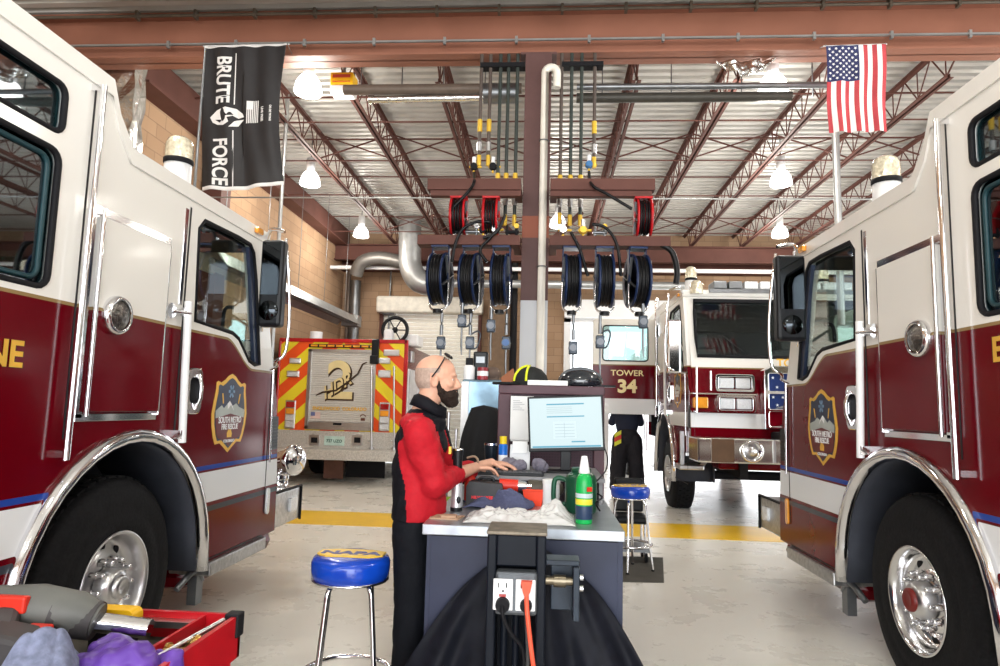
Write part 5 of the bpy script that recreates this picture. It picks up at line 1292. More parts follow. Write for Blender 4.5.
c = ((PXa+PXb)/2, PY0, 0); cv = Vector(c)
t2 = thing('extension_cord', 'black power cord plugged into the left receptacle of the post', 'cord', c)
MB().cyl((-.045, -.06, .755), (-.045, -.035, .758), .026, n=16).build('plug', black, t2)
MB().tube(smooth_path([(-.045, -.055, .755), (-.04, -.075, .72), (-.01, -.06, .66), (.03, -.03, .60), (.035, -.01, .50), (.02, -.01, .30), (.02, -.03, .02)], 6), .007, 8).build('cable', black, t2)
t2 = thing('extension_cord', 'orange-red extension cord plugged into the right receptacle of the post', 'cord', c)
orm = mat('orange_cord', (.80, .10, .05), .4)
MB().prism([(.020, .845), (.062, .845), (.055, .81), (.045, .79), (.035, .79), (.027, .81)], -.068, -.042, 'y').build('plug', orm, t2, bevel=.004)
MB().tube(smooth_path([(.041, -.055, .80), (.046, -.08, .74), (.062, -.085, .62), (.080, -.08, .50), (.082, -.08, .40), (.07, -.08, .2), (.05, -.1, .01)], 6), .0085, 8).build('cable', orm, t2)
t2 = thing('extension_cord', 'second black cord hanging from the post beside the orange one', 'cord', c)
MB().cyl((.040, -.06, .757), (.040, -.035, .758), .022, n=16).build('plug', black, t2)
MB().tube(smooth_path([(.04, -.055, .755), (.045, -.06, .68), (.05, -.04, .56), (.04, -.03, .40), (.03, -.05, .02)], 6), .007, 8).build('cable', mat('grey_cord', (.06, .06, .06), .4), t2)
# clamp bracket on the right of the post
t = thing('clamp_bracket', 'black clamp bracket bolted to the right side of the black post', 'bracket', (PXb, PY0, 0))
bkm = mat('bracket_metal', (.02, .028, .04), .4, .3, var=.3)
MB().cyl((-.01, .03, .83), (.10, .03, .83), .016, n=14).cyl((.03, .03, .83), (.075, .03, .83), .024, n=6).build('spindle', mat('brass_dark', (.20, .17, .12), .35, .8), t)
MB().box(.10, .125, -.02, .10, .70, .89).box(.02, .125, .08, .10, .71, .89).box(.0, .125, .0, .10, .89, .91).build('jaw_plate', bkm, t, bevel=.004)
MB().cyl((.125, .03, .845), (.14, .03, .845), .011, n=8).cyl((.125, .03, .805), (.14, .03, .805), .011, n=8).build('bolt', satin, t)

# desk riser with keyboard, monitor
RZ = 1.095
t = thing('desk_riser', 'low grey riser shelf across the far half of the bench carrying the monitor', 'shelf', (0, 0, 0))
MB().box(BX0+.10, BX1-.02, 3.70, 4.38, RZ-.02, RZ).build('board', mat('riser_grey', (.22, .22, .23), .5), t)
for x in (BX0+.12, BX1-.05): MB().box(x, x+.02, 3.72, 4.36, BZ, RZ-.02).build('side', mat('riser_grey', (.22, .22, .23), .5), t)
t = thing('keyboard', 'dark keyboard under the mechanic\'s hand', 'keyboard', (-.20, 3.80, RZ))
MB().box(-.20, .20, -.07, .07, 0, .016).build('base', blackpl, t, bevel=.004)
mb = MB()
for i in range(14):
    for j in range(5): mb.box(-.19+.0272*i, -.166+.0272*i, -.062+.025*j, -.041+.025*j, .016, .023)
mb.build('keys', mat('key_grey', (.05, .05, .055), .4), t)
t = thing('monitor', 'flat computer monitor showing a pale blue web page, turned slightly left', 'monitor', ((P(566, 430, 3.95)).x, 3.98, RZ), -.06)
MW, MH = .445, .325
Rt = Matrix.Rotation(math.radians(-3), 3, 'Y')
def MT(mb_): 
    for i, v in enumerate(mb_.v): q = Rt @ Vector((v[0], v[1], v[2]-.24)); mb_.v[i] = (q.x, q.y, q.z+.27)
    return mb_
zb_ = .095
MT(MB().box(-MW/2, MW/2, -.0, .035, zb_, zb_+MH)).build('bezel', blackpl, t, bevel=.005)
scr = mat('screen_pale', (.03, .04, .04), .25, var=.01, emit=1, emcol=(.44, .55, .57))
MT(MB().box(-MW/2+.012, MW/2-.012, -.003, .0, zb_+.022, zb_+MH-.012)).build('screen', scr, t)
sb = mat('screen_bar', (.02, .05, .06), .4, emit=1, emcol=(.06, .25, .36)); sw = mat('screen_white', (.03, .04, .04), .4, emit=1, emcol=(.52, .63, .66)); sl = mat('screen_line', (.03, .03, .03), .4, emit=1, emcol=(.20, .30, .33))
MT(MB().box(-.11, .11, -.006, -.003, zb_+.272, zb_+.280).box(-.11, .11, -.006, -.003, zb_+.20, zb_+.207).box(.03, .11, -.006, -.003, zb_+.052, zb_+.060).box(-.20, .20, -.006, -.003, zb_+.024, zb_+.034)).build('page_bar', sb, t)
MT(MB().box(-.075, .06, -.005, -.003, zb_+.075, zb_+.175)).build('page_panel', sw, t)
mb = MB()
for k in range(5): mb.box(-.065+.0*k, .05, -.0065, -.005, zb_+.085+.018*k, zb_+.0865+.018*k)
for k in range(4): mb.box(-.11, .04, -.006, -.003, zb_+.225+.011*k, zb_+.2265+.011*k)
mb.box(-.01, -.0085, -.0065, -.005, zb_+.08, zb_+.17); MT(mb).build('page_line', sl, t)
MB().box(-.03, .03, .035, .06, .012, .28).box(-.11, .11, -.04, .12, 0, .012).build('stand', blackpl, t, bevel=.004)
# pegboard cabinet behind
t = thing('pegboard_cabinet', 'purple-brown cabinet with perforated back standing behind the monitor', 'cabinet', (0, 0, 0))
cm = mat('cabinet_mauve', (.085, .038, .05), .45, var=.1)
CX0, CX1, CY = -.315, .395, 4.50
MB().box(CX0, CX0+.085, CY, CY+.46, 0, 1.56).box(CX1-.07, CX1, CY, CY+.46, 0, 1.56).box(CX0, CX1, CY, CY+.5, 1.56, 1.62).box(CX0, CX1, CY+.46, CY+.5, 0, 1.56).build('cabinet_shell', cm, t, bevel=.006)
pb = mat('pegboard', (.055, .025, .04), .5, var=.05); nt = pb.node_tree; tc = N(nt, 'TexCoord'); vo = N(nt, 'TexVoronoi'); vo.inputs['Scale'].default_value = 55; vo.inputs['Randomness'].default_value = 0
nt.links.new(tc.outputs['Object'], vo.inputs['Vector']); b = nt.nodes['Principled BSDF']; base = b.inputs['Base Color'].links[0].from_socket
nt.links.new(mix(nt, math_(nt, 'LESS_THAN', vo.outputs['Distance'], .25), base, (.005, .005, .006)), b.inputs['Base Color'])
MB().box(CX0+.085, CX1-.07, CY+.03, CY+.05, 0, 1.56).build('perforated_panel', pb, t)
# things on the cabinet
def place(px, py, Y): return P(px, py, Y)
q = place(527, 385, 4.62)
t = thing('cap', 'black cap with yellow trim on top of the cabinet, left of the column', 'cap', (q.x+.02, 4.68, 1.62))
mb = MB().lathe([(.125, 0), (.128, .03), (.115, .075), (.08, .115), (.03, .135), (0, .137)], (0, 0, 0), n=30); mb.build('crown', mat('cap_black', (.016, .017, .017), .8), t)
for a in (-1.0, -.2): MB().tube([(.130*math.sin(a)*math.cos(b_)*1.0, -.130*math.cos(a)*math.cos(b_), .03+.112*math.sin(b_)) for b_ in [PI/2*k/8*.9 for k in range(9)]], .009, 6).build('yellow_trim', mat('hi_vis_yellow', (.75, .80, .03), .5), t)
MB().prism(arc(-.10, -.06, .16, 150, 260, 12)+[(-.05, -.08)], .005, .018, 'z').build('brim', mat('cap_black', (.02, .02, .02), .8), t)
q = place(581, 386, 4.62)
t = thing('bicycle_helmet', 'glossy black vented helmet with straps on top of the cabinet, right side', 'helmet', (q.x, 4.70, 1.62))
mb = MB().lathe([(.145, .01), (.155, .035), (.145, .07), (.11, .105), (.05, .125), (0, .128)], (0, 0, 0), n=36)
for i, v in enumerate(mb.v): mb.v[i] = (v[0]*1.0, v[1]*.8, v[2])
mb.build('shell', mat('helmet_gloss', (.012, .016, .022), .15, coat=1), t)
for k in range(5):
    y_ = -.10+.05*k; w_ = math.sqrt(max(0, 1-(y_/.13)**2))
    MB().tube([(.150*w_*math.cos(a), y_*.8, .035+.098*w_*math.sin(a)) for a in [PI*j/14 for j in range(15)]], .009, 6).build('rib', mat('helmet_rib', (.10, .11, .12), .3, .3), t)
MB().prism([(.10, -.08), (.24, -.05), (.24, .02), (.10, .06)], .004, .016, 'z').build('visor', blackpl, t)
t = tag(MB().box(-.14, .13, 4.50, 4.60, 1.621, 1.655).build('paper_box', paper, bevel=.003), 'flat white box on the front edge of the cabinet between cap and helmet', 'box'); t.location.x = .02
q = place(505, 382, 4.7)
t = tag(MB().prism([(-.06, 0), (.07, 0), (.075, .03), (.03, .05), (.015, .12), (-.03, .085), (-.07, .05)], -.05, .05, 'y').build('leather_pouch', mat('leather_brown', (.30, .10, .04), .6), bevel=.008), 'rust-brown folded leather pouch on the left corner of the cabinet', 'pouch'); t.location = (CX0+.075, 4.68, 1.62)
# blue-grey parts washer with stuff on top
q0, q1 = P(462, 379, 5.4), P(500, 379, 5.4)
t = thing('parts_washer', 'pale blue-grey sheet metal cabinet behind the mechanic, left of the pegboard cabinet', 'cabinet', (0, 0, 0)); qz = q0.z
MB().box(q0.x, q1.x+.05, 5.4, 5.9, 0, qz).build('cabinet_body', mat('washer_blue_grey', (.17, .26, .33), .25, .6, var=.5, scale=3), t, bevel=.02)
MB().box(q0.x-.0, q0.x+.06, 5.38, 5.40, .1, qz-.02).build('edge_strip', whitem, t)
t = thing('jacket_on_hook', 'black jacket hung over the front of the blue-grey cabinet', 'jacket', (0, 0, 0))
ja = P(482, 405, 5.3)
def fj(u, v):
    w_ = .10+.09*math.sin(min(1, v*1.6)*PI/2); return (ja.x+.02+(u-.5)*2*w_, 5.30-.05*math.sin(PI*u)-.015*math.sin(u*21+v*3)*v, ja.z-.62*v-.05*abs(u-.5)*(1-v))
MB().grid(fj, 30, 30).build('jacket_cloth', mat('jacket_cloth_black', (.012, .012, .013), .8), t, solid=.01)
def onw(px): return P(px, 379, 5.5).x
t = thing('spray_bottle', 'white bottle with black pump on the blue-grey cabinet', 'bottle', (onw(469), 5.5, qz))
MB().lathe([(.045, 0), (.047, .01), (.047, .10), (.03, .12), (0, .12)], (0, 0, 0), n=20).build('bottle_body', whitem, t); MB().box(-.03, .03, -.02, .02, .12, .18).build('pump', black, t, bevel=.006)
t = thing('camera_case', 'tall black case standing on the blue-grey cabinet', 'case', (onw(478), 5.6, qz))
MB().box(-.05, .07, -.04, .06, .0, .24).build('case_body', blackpl, t, bevel=.012); MB().box(-.03, .05, -.05, -.04, .14, .20).build('case_flap', steel, t, bevel=.004)
t = thing('can', 'small red and white can beside the black case', 'can', (onw(483), 5.46, qz))
MB().cyl((0, 0, 0), (0, 0, .10), .045).build('can_body', mat('can_maroon', (.30, .03, .04), .3), t); MB().cyl((0, 0, .03), (0, 0, .07), .046, cap=False).build('can_label', whitem, t)
t = tag(MB().sph((onw(492), 5.55, qz+.055), (.07, .07, .06), 18).box(onw(492)-.05, onw(492)+.05, 5.5, 5.6, qz, qz+.03).build('wool_hat', mat('hat_brown', (.13, .09, .07), .8)), 'small brown knitted hat on the right corner of the blue-grey cabinet', 'hat')
mb = MB()
t = thing('drum_pump', 'slim drum pump with two upright tubes in front of the blue-grey cabinet', 'pump', (P(444, 440, 5.0).x+.05, 5.0, 0))
MB().lathe([(.0, 0), (.20, 0), (.20, .62), (.19, .64), (0, .64)], (0, .1, 0), n=28).build('drum', steel, t)
MB().cyl((-.02, 0, .6), (-.02, 0, 1.42), .012).cyl((.04, 0, .6), (.04, 0, 1.30), .010).build('tube', satin, t)
MB().cyl((0, 0, .62), (0, 0, .74), .03).box(-.05, .06, -.02, .02, .74, .80).build('pump_head', mat('pump_green', (.30, .50, .05), .5), t)
# items round the monitor
t = thing('tumbler', 'dark tumbler with steel rim behind the mechanic\'s hand', 'cup', (P(491, 455, 4.15).x, 4.15, RZ))
MB().lathe([(.030, 0), (.034, .01), (.043, .135), (.043, .14), (0, .14)], (0, 0, 0), n=24).build('cup_body', mat('tumbler_navy', (.012, .02, .03), .3, .5), t); MB().cyl((0, 0, .14), (0, 0, .152), .044, n=24).build('rim', chrome, t)
t = thing('spray_can', 'blue spray can with a yellow cap beside the dark tumbler', 'can', (P(503, 455, 4.05).x, 4.05, RZ))
MB().lathe([(.026, 0), (.027, .005), (.027, .145), (.018, .16), (0, .16)], (0, 0, 0), n=20).build('can_body', mat('can_blue', (.01, .14, .55), .25), t); MB().cyl((0, 0, .155), (0, 0, .20), .022, n=18).build('cap', mat('cap_yellow', (.80, .60, .02), .4), t); MB().cyl((0, 0, .05), (0, 0, .09), .0275, n=20, cap=False).build('can_label', whitem, t)
a, b_ = P(511, 396, 4.38), P(533, 440, 4.38)
t = thing('paper_sheets', 'tall white printed sheets hung on the pegboard left of the monitor', 'paper', (0, 0, 0))
MB().box(a.x, b_.x, 4.36, 4.37, b_.z, a.z).box(a.x+.004, b_.x+.003, 4.37, 4.375, b_.z-.01, a.z-.01).build('sheet', paper, t)
MB().box(a.x, b_.x, 4.37, 4.53, a.z-.01, a.z).build('clip', whitem, t)
mb = MB()
for k in range(6): mb.box(a.x+.015, a.x+.06+.015*(k % 3), 4.357, 4.36, a.z-.03-.012*k, a.z-.027-.012*k)
mb.build('print', mat('print_grey', (.35, .36, .38), .6), t)
t = thing('receipt_printer', 'small white printer with a sloped front left of the monitor', 'printer', (P(520, 455, 4.12).x, 4.12, RZ))
MB().prism([(-.06, 0), (.07, 0), (.07, .14), (.02, .15), (-.06, .05)], -.06, .06, 'x').build('printer_body', mat('printer_white', (.72, .74, .77), .4), t, bevel=.01); MB().box(-.045, .045, -.03, .0, .10, .17).build('paper_feed', paper, t)
def lump(name, c, r, m_, label, cat, seed, n=5, sc=.5):
    rnd = random.Random(seed); mb = MB()
    for k in range(n):
        mb.sph((rnd.uniform(-1, 1)*r[0]*sc, rnd.uniform(-1, 1)*r[1]*sc, rnd.uniform(.25, .6)*r[2]), (r[0]*.6, r[1]*.6, r[2]*.45), 14)
    o = blob(name, mb, m_, None, max(min(r)*.10, .003), 2, noise=min(r)*.5, nscale=min(r)*.7); o.location = c
    mz = min(v.co.z for v in o.data.vertices)
    for v in o.data.vertices: v.co.z -= mz
    return tag(o, label, cat)
gl = mat('glove_grey', (.16, .15, .19), .85, bump=.4, scale=120)
p = P(520, 465, 3.90); lump('work_glove', (p.x-.03, 3.93, RZ), (.085, .05, .075), gl, 'grey knitted glove heaped in front of the small white printer', 'glove', 1)
p = P(540, 466, 3.92); lump('work_glove', (p.x, 3.90, RZ), (.045, .04, .08), gl, 'smaller grey glove lying below the left corner of the monitor', 'glove', 2)
# near half of the bench
def base(px, py): return PZ(px, py, BZ)
p = base(456, 511)
t = thing('inspection_light', 'upright black and silver inspection light at the left edge of the bench', 'flashlight', (p.x, p.y+.01, BZ))
MB().cyl((0, 0, 0), (0, 0, .018), .030).build('base', blackpl, t)
MB().cyl((0, 0, .135), (0, 0, .27), .0235, .0235, 20).cyl((0, 0, .27), (0, 0, .296), .0265).build('handle', blackpl, t)
MB().cyl((0, 0, .018), (0, 0, .135), .028, .026, 22).build('lamp_sleeve', mat('sleeve_silver', (.65, .66, .68), .3, .6), t)
MB().lathe([(.0265, .296), (.0265, .302), (.02, .304), (0, .30)], (0, 0, 0), n=20).build('end_ring', chrome, t)
MB().sph((.012, -.025, .055), (.012, .004, .018), 12).build('switch', blackpl, t)
p = base(467, 503)
t = thing('grease_gun', 'red canister with a curved hose beside the upright inspection light', 'canister', (p.x+.01, p.y+.02, BZ))
MB().lathe([(.028, 0), (.030, .01), (.030, .13), (.020, .15), (0, .15)], (0, 0, 0), n=22).build('canister', red_plastic, t)
MB().box(-.012, .012, -.012, .012, .148, .175).box(-.03, .015, -.008, .008, .172, .18).build('valve', steel, t, bevel=.003)
MB().tube(smooth_path([(.01, 0, .17), (.035, 0, .19), (.04, 0, .225), (.02, 0, .245), (-.02, .01, .235)], 5), .006, 8).build('hose', mat('hose_tan', (.30, .22, .15), .5), t)
text('lettering', 'h', .05, whitem, (0, -.031, .07), (1, 0, 0), (0, 0, 1), t, .001, .002)
p = base(487, 500)
t = thing('tool_case', 'dark grey moulded tool case with small red lettering behind the blue rag', 'case', (p.x+.01, 3.52, BZ))
MB().prism([(-.10, 0), (.09, 0), (.10, .03), (.085, .115), (-.085, .125), (-.10, .10)], 0, .12, 'y').build('case_body', mat('case_grey', (.045, .045, .048), .6, var=.3), t, bevel=.008)
text('lettering', 'MILWAUKEE', .020, mat('print_bright_red', (.7, .02, .03), .4), (-.015, -.004, .045), (1, 0, 0), (0, 0, 1), t, .001, .001)
MB().tube(smooth_path([(-.04, .06, .12), (-.03, .06, .14), (.03, .06, .14), (.04, .06, .12)], 4), .008, 6).build('handle', blackpl, t)
p = base(515, 502)
t = thing('cordless_drill', 'red and black cordless drill with silver chuck lying on the bench', 'drill', (p.x-.02, 3.62, BZ))
MB().cyl((-.06, 0, .10), (.04, 0, .10), .035, .032, 20).build('motor_housing', red_plastic, t, bevel=.004)
MB().cyl((.04, 0, .10), (.085, 0, .10), .030, .022, 20).cyl((.085, 0, .10), (.11, 0, .10), .012).build('chuck', chrome, t)
MB().bar((-.03, 0, .08), (-.045, 0, .02), .035, .045).box(-.085, .0, -.04, .04, 0, .03).build('grip', blackpl, t, bevel=.006)
p = base(543, 500)
t = thing('impact_wrench', 'dark olive impact wrench lying behind the orange-red tray', 'wrench', (p.x-.01, 3.66, BZ))
MB().cyl((-.07, 0, .085), (.08, 0, .085), .045, .040, 20).sph((.08, 0, .085), .042, 16).build('wrench_body', mat('olive_grey', (.07, .06, .045), .5), t)
MB().bar((.02, 0, .06), (.03, 0, .0), .04, .05).cyl((-.09, 0, .05), (.04, -.04, .05), .012, n=10).build('wrench_handle', steel, t)
p = base(535, 508)
t = thing('plastic_tray', 'bright orange-red plastic tray tipped on the bench right of the blue rag', 'tray', (p.x-.005, p.y+.12, BZ), -.15)
MB().prism([(-.045, 0), (.045, -.0), (.058, .085), (-.055, .075)], -.05, .05, 'y').build('tray_body', mat('orange_red_plastic', (.85, .06, .02), .4), t, bevel=.006)
MB().box(-.06, .063, -.055, .055, .075, .085).build('tray_rim', mat('orange_red_plastic', (.8, .05, .02), .4), t, bevel=.003)
# blue rag: folded cloth
p = base(492, 511); clothb = mat('blue_grey_rag', (.075, .085, .16), .9, bump=.3, scale=90)
def fr_(u, v):
    h_ = .075*math.exp(-((u-.62)/.34)**2)*math.exp(-((v-.55)/.33)**2)+.03*math.exp(-((u-.15)/.12)**2)*math.exp(-((v-.3)/.25)**2)
    x = p.x-.15+.33*u+.03*math.sin(v*5); y = p.y+.02+.24*v+.03*math.sin(u*7)+.05*(.5-u)*v
    return (x, y, BZ+.006+h_+.013*max(0, math.sin(u*21+v*9))*(h_*14+.15)+.010*max(0, math.sin(v*25-u*11))*(h_*10+.1))
tag(MB().grid(fr_, 60, 50).build('shop_rag', clothb, solid=.006), 'blue-grey shop rag bunched across the middle of the bench top', 'rag')
# clear plastic sheet / bag
pl = mat('crumpled_plastic', (.93, .93, .92), .14, var=.04, scale=20, alpha=.55, bump=.2, spec=.9)
p = base(520, 521); rnd = random.Random(11); nz = [[rnd.random() for _ in range(30)] for _ in range(30)]
def fp(u, v):
    i, j = u*24, v*20; a, b_ = int(i), int(j); fu_, fv_ = i-a, j-b_
    n_ = (nz[a][b_]*(1-fu_)+nz[a+1][b_]*fu_)*(1-fv_)+(nz[a][b_+1]*(1-fu_)+nz[a+1][b_+1]*fu_)*fv_
    x = p.x-.25+.50*u; y = 3.0+.30*v+.02*math.sin(u*9)
    edge = min(1, 6*min(u, 1-u, v, 1-v)); big = .06*math.exp(-((u-.86)/.14)**2-((v-.75)/.3)**2)
    return (x, y, BZ+.004+(.030*n_+.012+big)*edge)
tag(MB().grid(fp, 72, 50).build('plastic_bag', pl, solid=.001), 'crumpled clear plastic bag spread across the near edge of the bench', 'bag')
p = base(446, 518)
tag(MB().prism([(-.07, -.04), (.06, -.05), (.08, .05), (-.05, .07)], 0, .006, 'z').box(-.02, .05, -.03, .02, .006, .016).build('cardboard_scrap', mat('cardboard', (.42, .27, .18), .8)), 'brown cardboard scrap at the left front corner of the bench', 'cardboard').location = (p.x, p.y, BZ)
# green jug
p = base(577, 511)
t = thing('jug', 'dark green plastic jug with a side handle behind the green bottle', 'jug', (P(581, 480, 3.45).x, 3.45, BZ))
gm_ = mat('jug_green', (.008, .07, .035), .3)
MB().lathe([(.0, 0), (.075, 0), (.080, .01), (.080, .16), (.070, .185), (.045, .20), (.0, .20)], (0, 0, 0), n=32).build('jug_body', gm_, t)
MB().lathe([(.045, .195), (.05, .20), (.05, .215), (.045, .22), (0, .22)], (0, 0, 0), n=24).build('lid', gm_, t)
MB().tube(smooth_path([(-.07, 0, .155), (-.115, 0, .165), (-.135, 0, .14), (-.135, 0, .05), (-.11, 0, .03), (-.07, 0, .04)], 5), .013, 10).build('handle', gm_, t)
p = base(584, 524)
t = thing('gel_bottle', 'bright green bottle with a long white nozzle at the front right of the bench', 'bottle', (p.x, p.y+.02, BZ))
MB().lathe([(.0, 0), (.036, 0), (.038, .006), (.038, .165), (.034, .20), (.022, .225), (.0, .225)], (0, 0, 0), n=28).build('bottle_body', mat('bottle_green', (.01, .38, .08), .25), t)
MB().lathe([(.022, .222), (.026, .226), (.022, .25), (.013, .30), (.0, .302)], (0, 0, 0), n=20).build('nozzle', whitem, t)
MB().lathe([(.0385, .02), (.0388, .021), (.0388, .079), (.0385, .08)], (0, 0, 0), n=28).build('label_dark', mat('label_black_blue', (.02, .04, .09), .4), t)
MB().lathe([(.0385, .085), (.0388, .086), (.0388, .109), (.0385, .11)], (0, 0, 0), n=28).build('label_yellow', mat('label_yellow', (.75, .65, .05), .4), t)
MB().lathe([(.0385, .115), (.0388, .116), (.0388, .134), (.0385, .135)], (0, 0, 0), n=28).build('label_grey', mat('label_pale', (.5, .6, .62), .4), t)
MB().obox((.022, -.034, .155), (.026, .004, .02), Matrix.Rotation(.5, 3, 'Z')).build('red_logo', red_plastic, t)
p = base(560, 505); t = thing('small_jar', 'small white lidded jar beside the green jug handle', 'jar', (P(551, 480, 3.78).x, 3.6, BZ))
MB().cyl((0, 0, 0), (0, 0, .12), .045).build('jar_body', whitem, t, bevel=.004); MB().cyl((0, 0, .12), (0, 0, .14), .047).build('lid', paper, t)
tag(MB().tube(smooth_path([P(600, 440, 4.2), P(607, 455, 4.1), P(606, 470, 3.9), P(596, 482, 3.6), P(593, 490, 3.5), P(602, 497, 3.45), P(596, 503, 3.4), P(600, 511, 3.35)], 6), .004, 6).build('cable', black), 'thin black coiled cable dropping from the monitor along the right bench edge', 'cable')

# ================================================================== STOOLS
napab, napay = mat('stool_blue_vinyl', (.005, .06, .50), .25, coat=.5), mat('logo_yellow', (.85, .55, .06), .4)
def stool():
    t = thing('bar_stool', 'round blue-cushioned chrome stool with yellow cushion top, left of the bench', 'stool', (0, 0, 0), 0, 'blue round shop stools')
    MB().lathe([(0, .66), (.165, .66), (.178, .67), (.182, .70), (.182, .735), (.172, .755), (.13, .765), (0, .768)], (0, 0, 0), n=44).build('seat', napab, t)
    MB().lathe([(.16, .652), (.178, .652), (.178, .662), (.16, .662)], (0, 0, 0), n=40).build('seat_band', chrome, t)
    pts = [(-.155, -.03), (-.10, -.075), (.10, -.075), (.155, -.03), (.155, .045), (.08, .075), (-.08, .075), (-.155, .045)]
    e = MB().prism(pts, .764, .772, 'z').build('logo_panel', napay, t)
    text('lettering', 'NAPA', .085, mat('logo_navy', (.01, .03, .22), .4), (0, -.01, .7725), (1, 0, 0), (0, 1, 0), e, .001, .004, 1.25)
    for k in range(4):
        a = PI/4+PI/2*k+.25; c, s_ = math.cos(a), math.sin(a)
        MB().tube(smooth_path([(.05*c, .05*s_, .648), (.10*c, .10*s_, .645), (.135*c, .135*s_, .61), (.15*c, .15*s_, .5), (.205*c, .205*s_, .01)], 5), .0115, 10).build('leg', chrome, t)
        MB().cyl((.206*c, .206*s_, 0), (.205*c, .205*s_, .02), .015, n=10).build('foot_cap', black, t)
    MB().tube([(.20*math.cos(a), .20*math.sin(a), .235) for a in [2*PI*k/44 for k in range(44)]], .0115, 8, True).build('foot_ring', chrome, t)
    return t
s0 = stool(); p = P(350, 563, 3.16); s0.location = (p.x, 3.18, 0)
s1 = copy_tree(s0); p = P(631, 484, 6.4); s1.location = (p.x, 6.45, 0); s1.rotation_euler.z = .3; s1['label'] = 'far blue stool standing on a dark mat right of the bench'
a = PZ(622, 583, 0); b_ = PZ(664, 583, 0); c_ = PZ(663, 558, 0); d_ = PZ(622, 557, 0)
tag(MB().prism([(a.x-.3, a.y), (b_.x, b_.y), (c_.x, c_.y), (d_.x-.3, d_.y)], 0, .006, 'z').build('floor_mat', mat('mat_grey', (.085, .08, .07), .9)), 'small dark rubber mat under the far blue stool', 'mat')
t = thing('creeper_seat', 'low black rolling seat with a padded back half hidden behind the far stool', 'seat', (P(630, 520, 6.9).x, 6.9, 0))
MB().box(-.16, .16, -.15, .15, .36, .44).build('pad', blackpl, t, bevel=.03)
MB().box(-.15, .15, .12, .17, .44, .78).build('back_pad', blackpl, t, bevel=.04)
for x in (-.13, .13): MB().tube([(x, -.12, .36), (x, -.12, .06)], .014, 8).tube([(x, .12, .36), (x, .12, .06)], .014, 8).build('leg', chrome, t)
MB().box(-.17, .17, -.16, .16, .10, .14).build('tool_tray', steel, t)
for x in (-.14, .14):
    for y in (-.13, .13): MB().cyl((x-.012, y, .045), (x+.012, y, .045), .045, n=16).build('caster', black, t)

# ================================================================== TOOL CHEST AT THE LOWER LEFT
TX0, TX1, TY0, TY1, TZ = -1.75, -.735, .95, 1.66, .95
tr = mat('chest_red', (.48, .008, .015), .3, coat=.4)
t = thing('tool_chest', 'red tool chest with an open top tray in the lower left corner', 'tool chest', (0, 0, 0))
MB().box(TX0+.02, TX1-.012, TY0+.02, TY1-.012, .06, TZ-.07).build('chest_body', tr, t, bevel=.006)
mb = MB().box(TX1-.012, TX1, TY0, TY1, TZ-.10, TZ).box(TX0, TX0+.012, TY0, TY1, TZ-.10, TZ).box(TX0, TX1, TY1-.012, TY1, TZ-.10, TZ).box(TX0, TX1, TY0, TY0+.012, TZ-.10, TZ)
mb.build('tray_wall', tr, t)
MB().box(TX0+.012, TX1-.012, TY0+.012, TY1-.012, TZ-.075, TZ-.06).build('tray_mat', mat('tray_mat_dark', (.06, .055, .045), .8), t)
MB().box(TX1-.092, TX1-.084, TY0+.012, TY1-.012, TZ-.06, TZ-.004).build('tray_divider', tr, t)
MB().box(TX1-.03, TX1+.006, TY1-.03, TY1+.006, TZ-.05, TZ+.006).build('corner_guard', black, t, bevel=.004)
MB().box(TX0+.02, TX1-.10, TY1-.04, TY1-.012, TZ-.03, TZ-.015).build('chrome_rail', satin, t)
text('lettering', 'MILWAUKEE', .035, whitem, (TX1+.0015, TY0+.28, TZ-.15), (0, 1, 0), (0, 0, 1), t, .001, .001)
for k in range(4):
    d = MB().box(TX1-.014, TX1-.004, TY0+.03, TY1-.03, .12+.17*k, .27+.17*k).build('drawer', tr, t, bevel=.004)
for x in (TX0+.08, TX1-.08):
    for y in (TY0+.08, TY1-.08): MB().cyl((x-.015, y, .04), (x+.015, y, .04), .04, n=16).box(x-.02, x+.02, y-.02, y+.02, .04, .07).build('caster', black, t)
TB = TZ-.06
MB().box(TX1-.084, TX1-.012, TY0+.012, TY1-.012, TZ-.06, TZ-.032).build('compartment_base', mat('tray_mat_dark', (.06, .055, .045), .8), t)
# brass fittings in the right compartment
br = mat('brass_fittings', (.55, .36, .12), .3, .8); rnd = random.Random(7); b0 = None
for k in range(70):
    y = TY0+.14+.42*rnd.random(); x = TX1-.078+.055*rnd.random(); z = TZ-.028+.02*rnd.random()
    if b0 is None:
        b0 = MB().cyl((-.014, 0, 0), (.006, 0, 0), .0065, n=8).cyl((.004, 0, 0), (.012, 0, 0), .0105, n=6).build('brass_fitting', br); tag(b0, 'small brass fitting in the narrow right compartment of the red tray', 'fitting', 'brass fittings in the tray'); o = b0
    else: o = b0.copy(); COL.objects.link(o)
    o.location = (x, y, z); o.rotation_euler = (rnd.uniform(-.4, .4), rnd.uniform(-.5, .5), rnd.uniform(0, 6.3))
tag(MB().tube([(TX1-.045, TY1-.30, TZ-.004), (TX1-.022, TY1-.05, TZ-.002)], .006, 8).build('screwdriver_shank', satin), 'thin silver rod lying along the right wall of the red tray', 'rod')
p = P(156, 655, 1.36); tag(MB().cyl((TX1-.105, 1.33, TB), (TX1-.105, 1.33, TB+.075), .008, n=12).build('drill_bit', mat('bit_blue', (.15, .35, .5), .3, .5)), 'small blue bit standing upright next to the tray divider', 'bit')
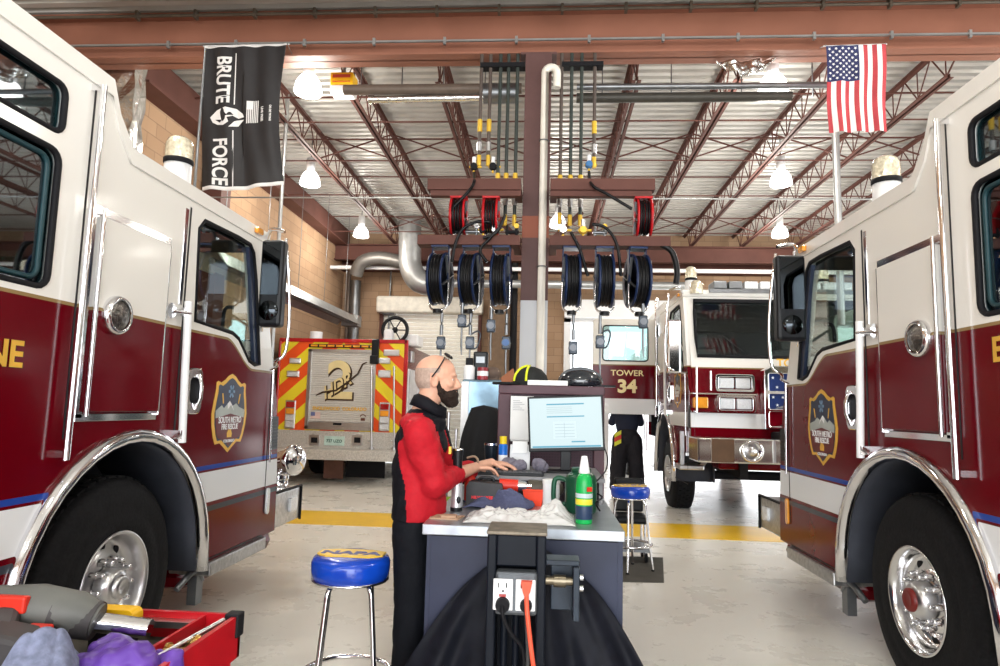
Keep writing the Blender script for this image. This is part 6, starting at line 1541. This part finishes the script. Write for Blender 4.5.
# impact tool with silver socket
t = thing('impact_gun', 'grey and black power tool with a long silver socket lying in the red tray', 'power tool', (0, 0, 0))
def W_(px, py, Y): return P(px, py, Y)
a0, a1_, a2_, a3_ = W_(-30, 608, 1.42), W_(40, 607, 1.44), W_(78, 614, 1.45), W_(98, 620, 1.46)
MB().tube([a0, a1_, a2_, a3_], [.045, .048, .046, .034], 22).build('tool_housing', mat('tool_grey', (.11, .11, .10), .5), t)
MB().tube([W_(58, 612, 1.445), W_(97, 621, 1.46)], [.049, .040], 22).build('nose_cone', mat('tool_rubber', (.05, .045, .045), .6), t)
MB().tube([W_(96, 622, 1.46), W_(150, 629, 1.48)], [.021, .021], 20).build('socket', chrome, t)
MB().bar(W_(5, 618, 1.40), W_(-10, 665, 1.30), .06, .07).bar(W_(-20, 640, 1.33), W_(35, 652, 1.33), .09, .07).build('grip', mat('tool_rubber', (.03, .03, .03), .6), t, bevel=.012)
MB().obox(W_(12, 604, 1.395), (.07, .02, .035)).obox(W_(38, 630, 1.37), (.05, .03, .02)).build('red_panel', red_plastic, t, bevel=.005)
t = thing('tape_measure', 'yellow tool handle lying behind the silver socket', 'tool', W_(116, 606, 1.55))
MB().prism(rrect(-.055, .055, -.018, .02, .016), -.02, .02, 'y').build('yellow_body', yellow, t, bevel=.006); MB().cyl((.035, -.024, .0), (.035, -.018, .0), .008, n=12).cyl((-.01, -.024, .0), (-.01, -.018, .0), .005, n=10).build('rivet', steel, t)
t.location.z = TB+.075
MB().box(-.05, .05, -.015, .015, -.075, -.018).build('tool_base', black, t)
c = W_(45, 648, 1.25)
def frag(u, v):
    x = c.x-.13+.23*u+.02*math.sin(v*6); y = 1.15+.26*v
    h_ = .115*math.exp(-((u-.45)/.34)**2-((v-.45)/.40)**2)
    return (x, y, TB+.01+h_+.020*max(0, math.sin(u*15+v*7+1))*(h_*9)+.016*max(0, math.sin(v*17-u*12))*(h_*9))
tag(MB().grid(frag, 60, 60).build('shop_rag', mat('pale_blue_rag', (.17, .19, .28), .9, var=.25, bump=.3, scale=60), solid=.006), 'pale grey-blue rag heaped in the near left of the red tray', 'rag')
c = W_(130, 650, 1.36)
lump('nitrile_glove', (c.x-.03, 1.36, TB), (.085, .07, .085), mat('purple_nitrile', (.11, .045, .30), .35, var=.25), 'crumpled purple nitrile glove between the rag and the tray divider', 'glove', 8, 6, .7)
lump('nitrile_glove', (c.x+.055, 1.40, TB), (.05, .05, .07), mat('purple_nitrile', (.16, .06, .5), .35), 'second smaller purple glove beside the silver socket', 'glove', 9, 4, .6)
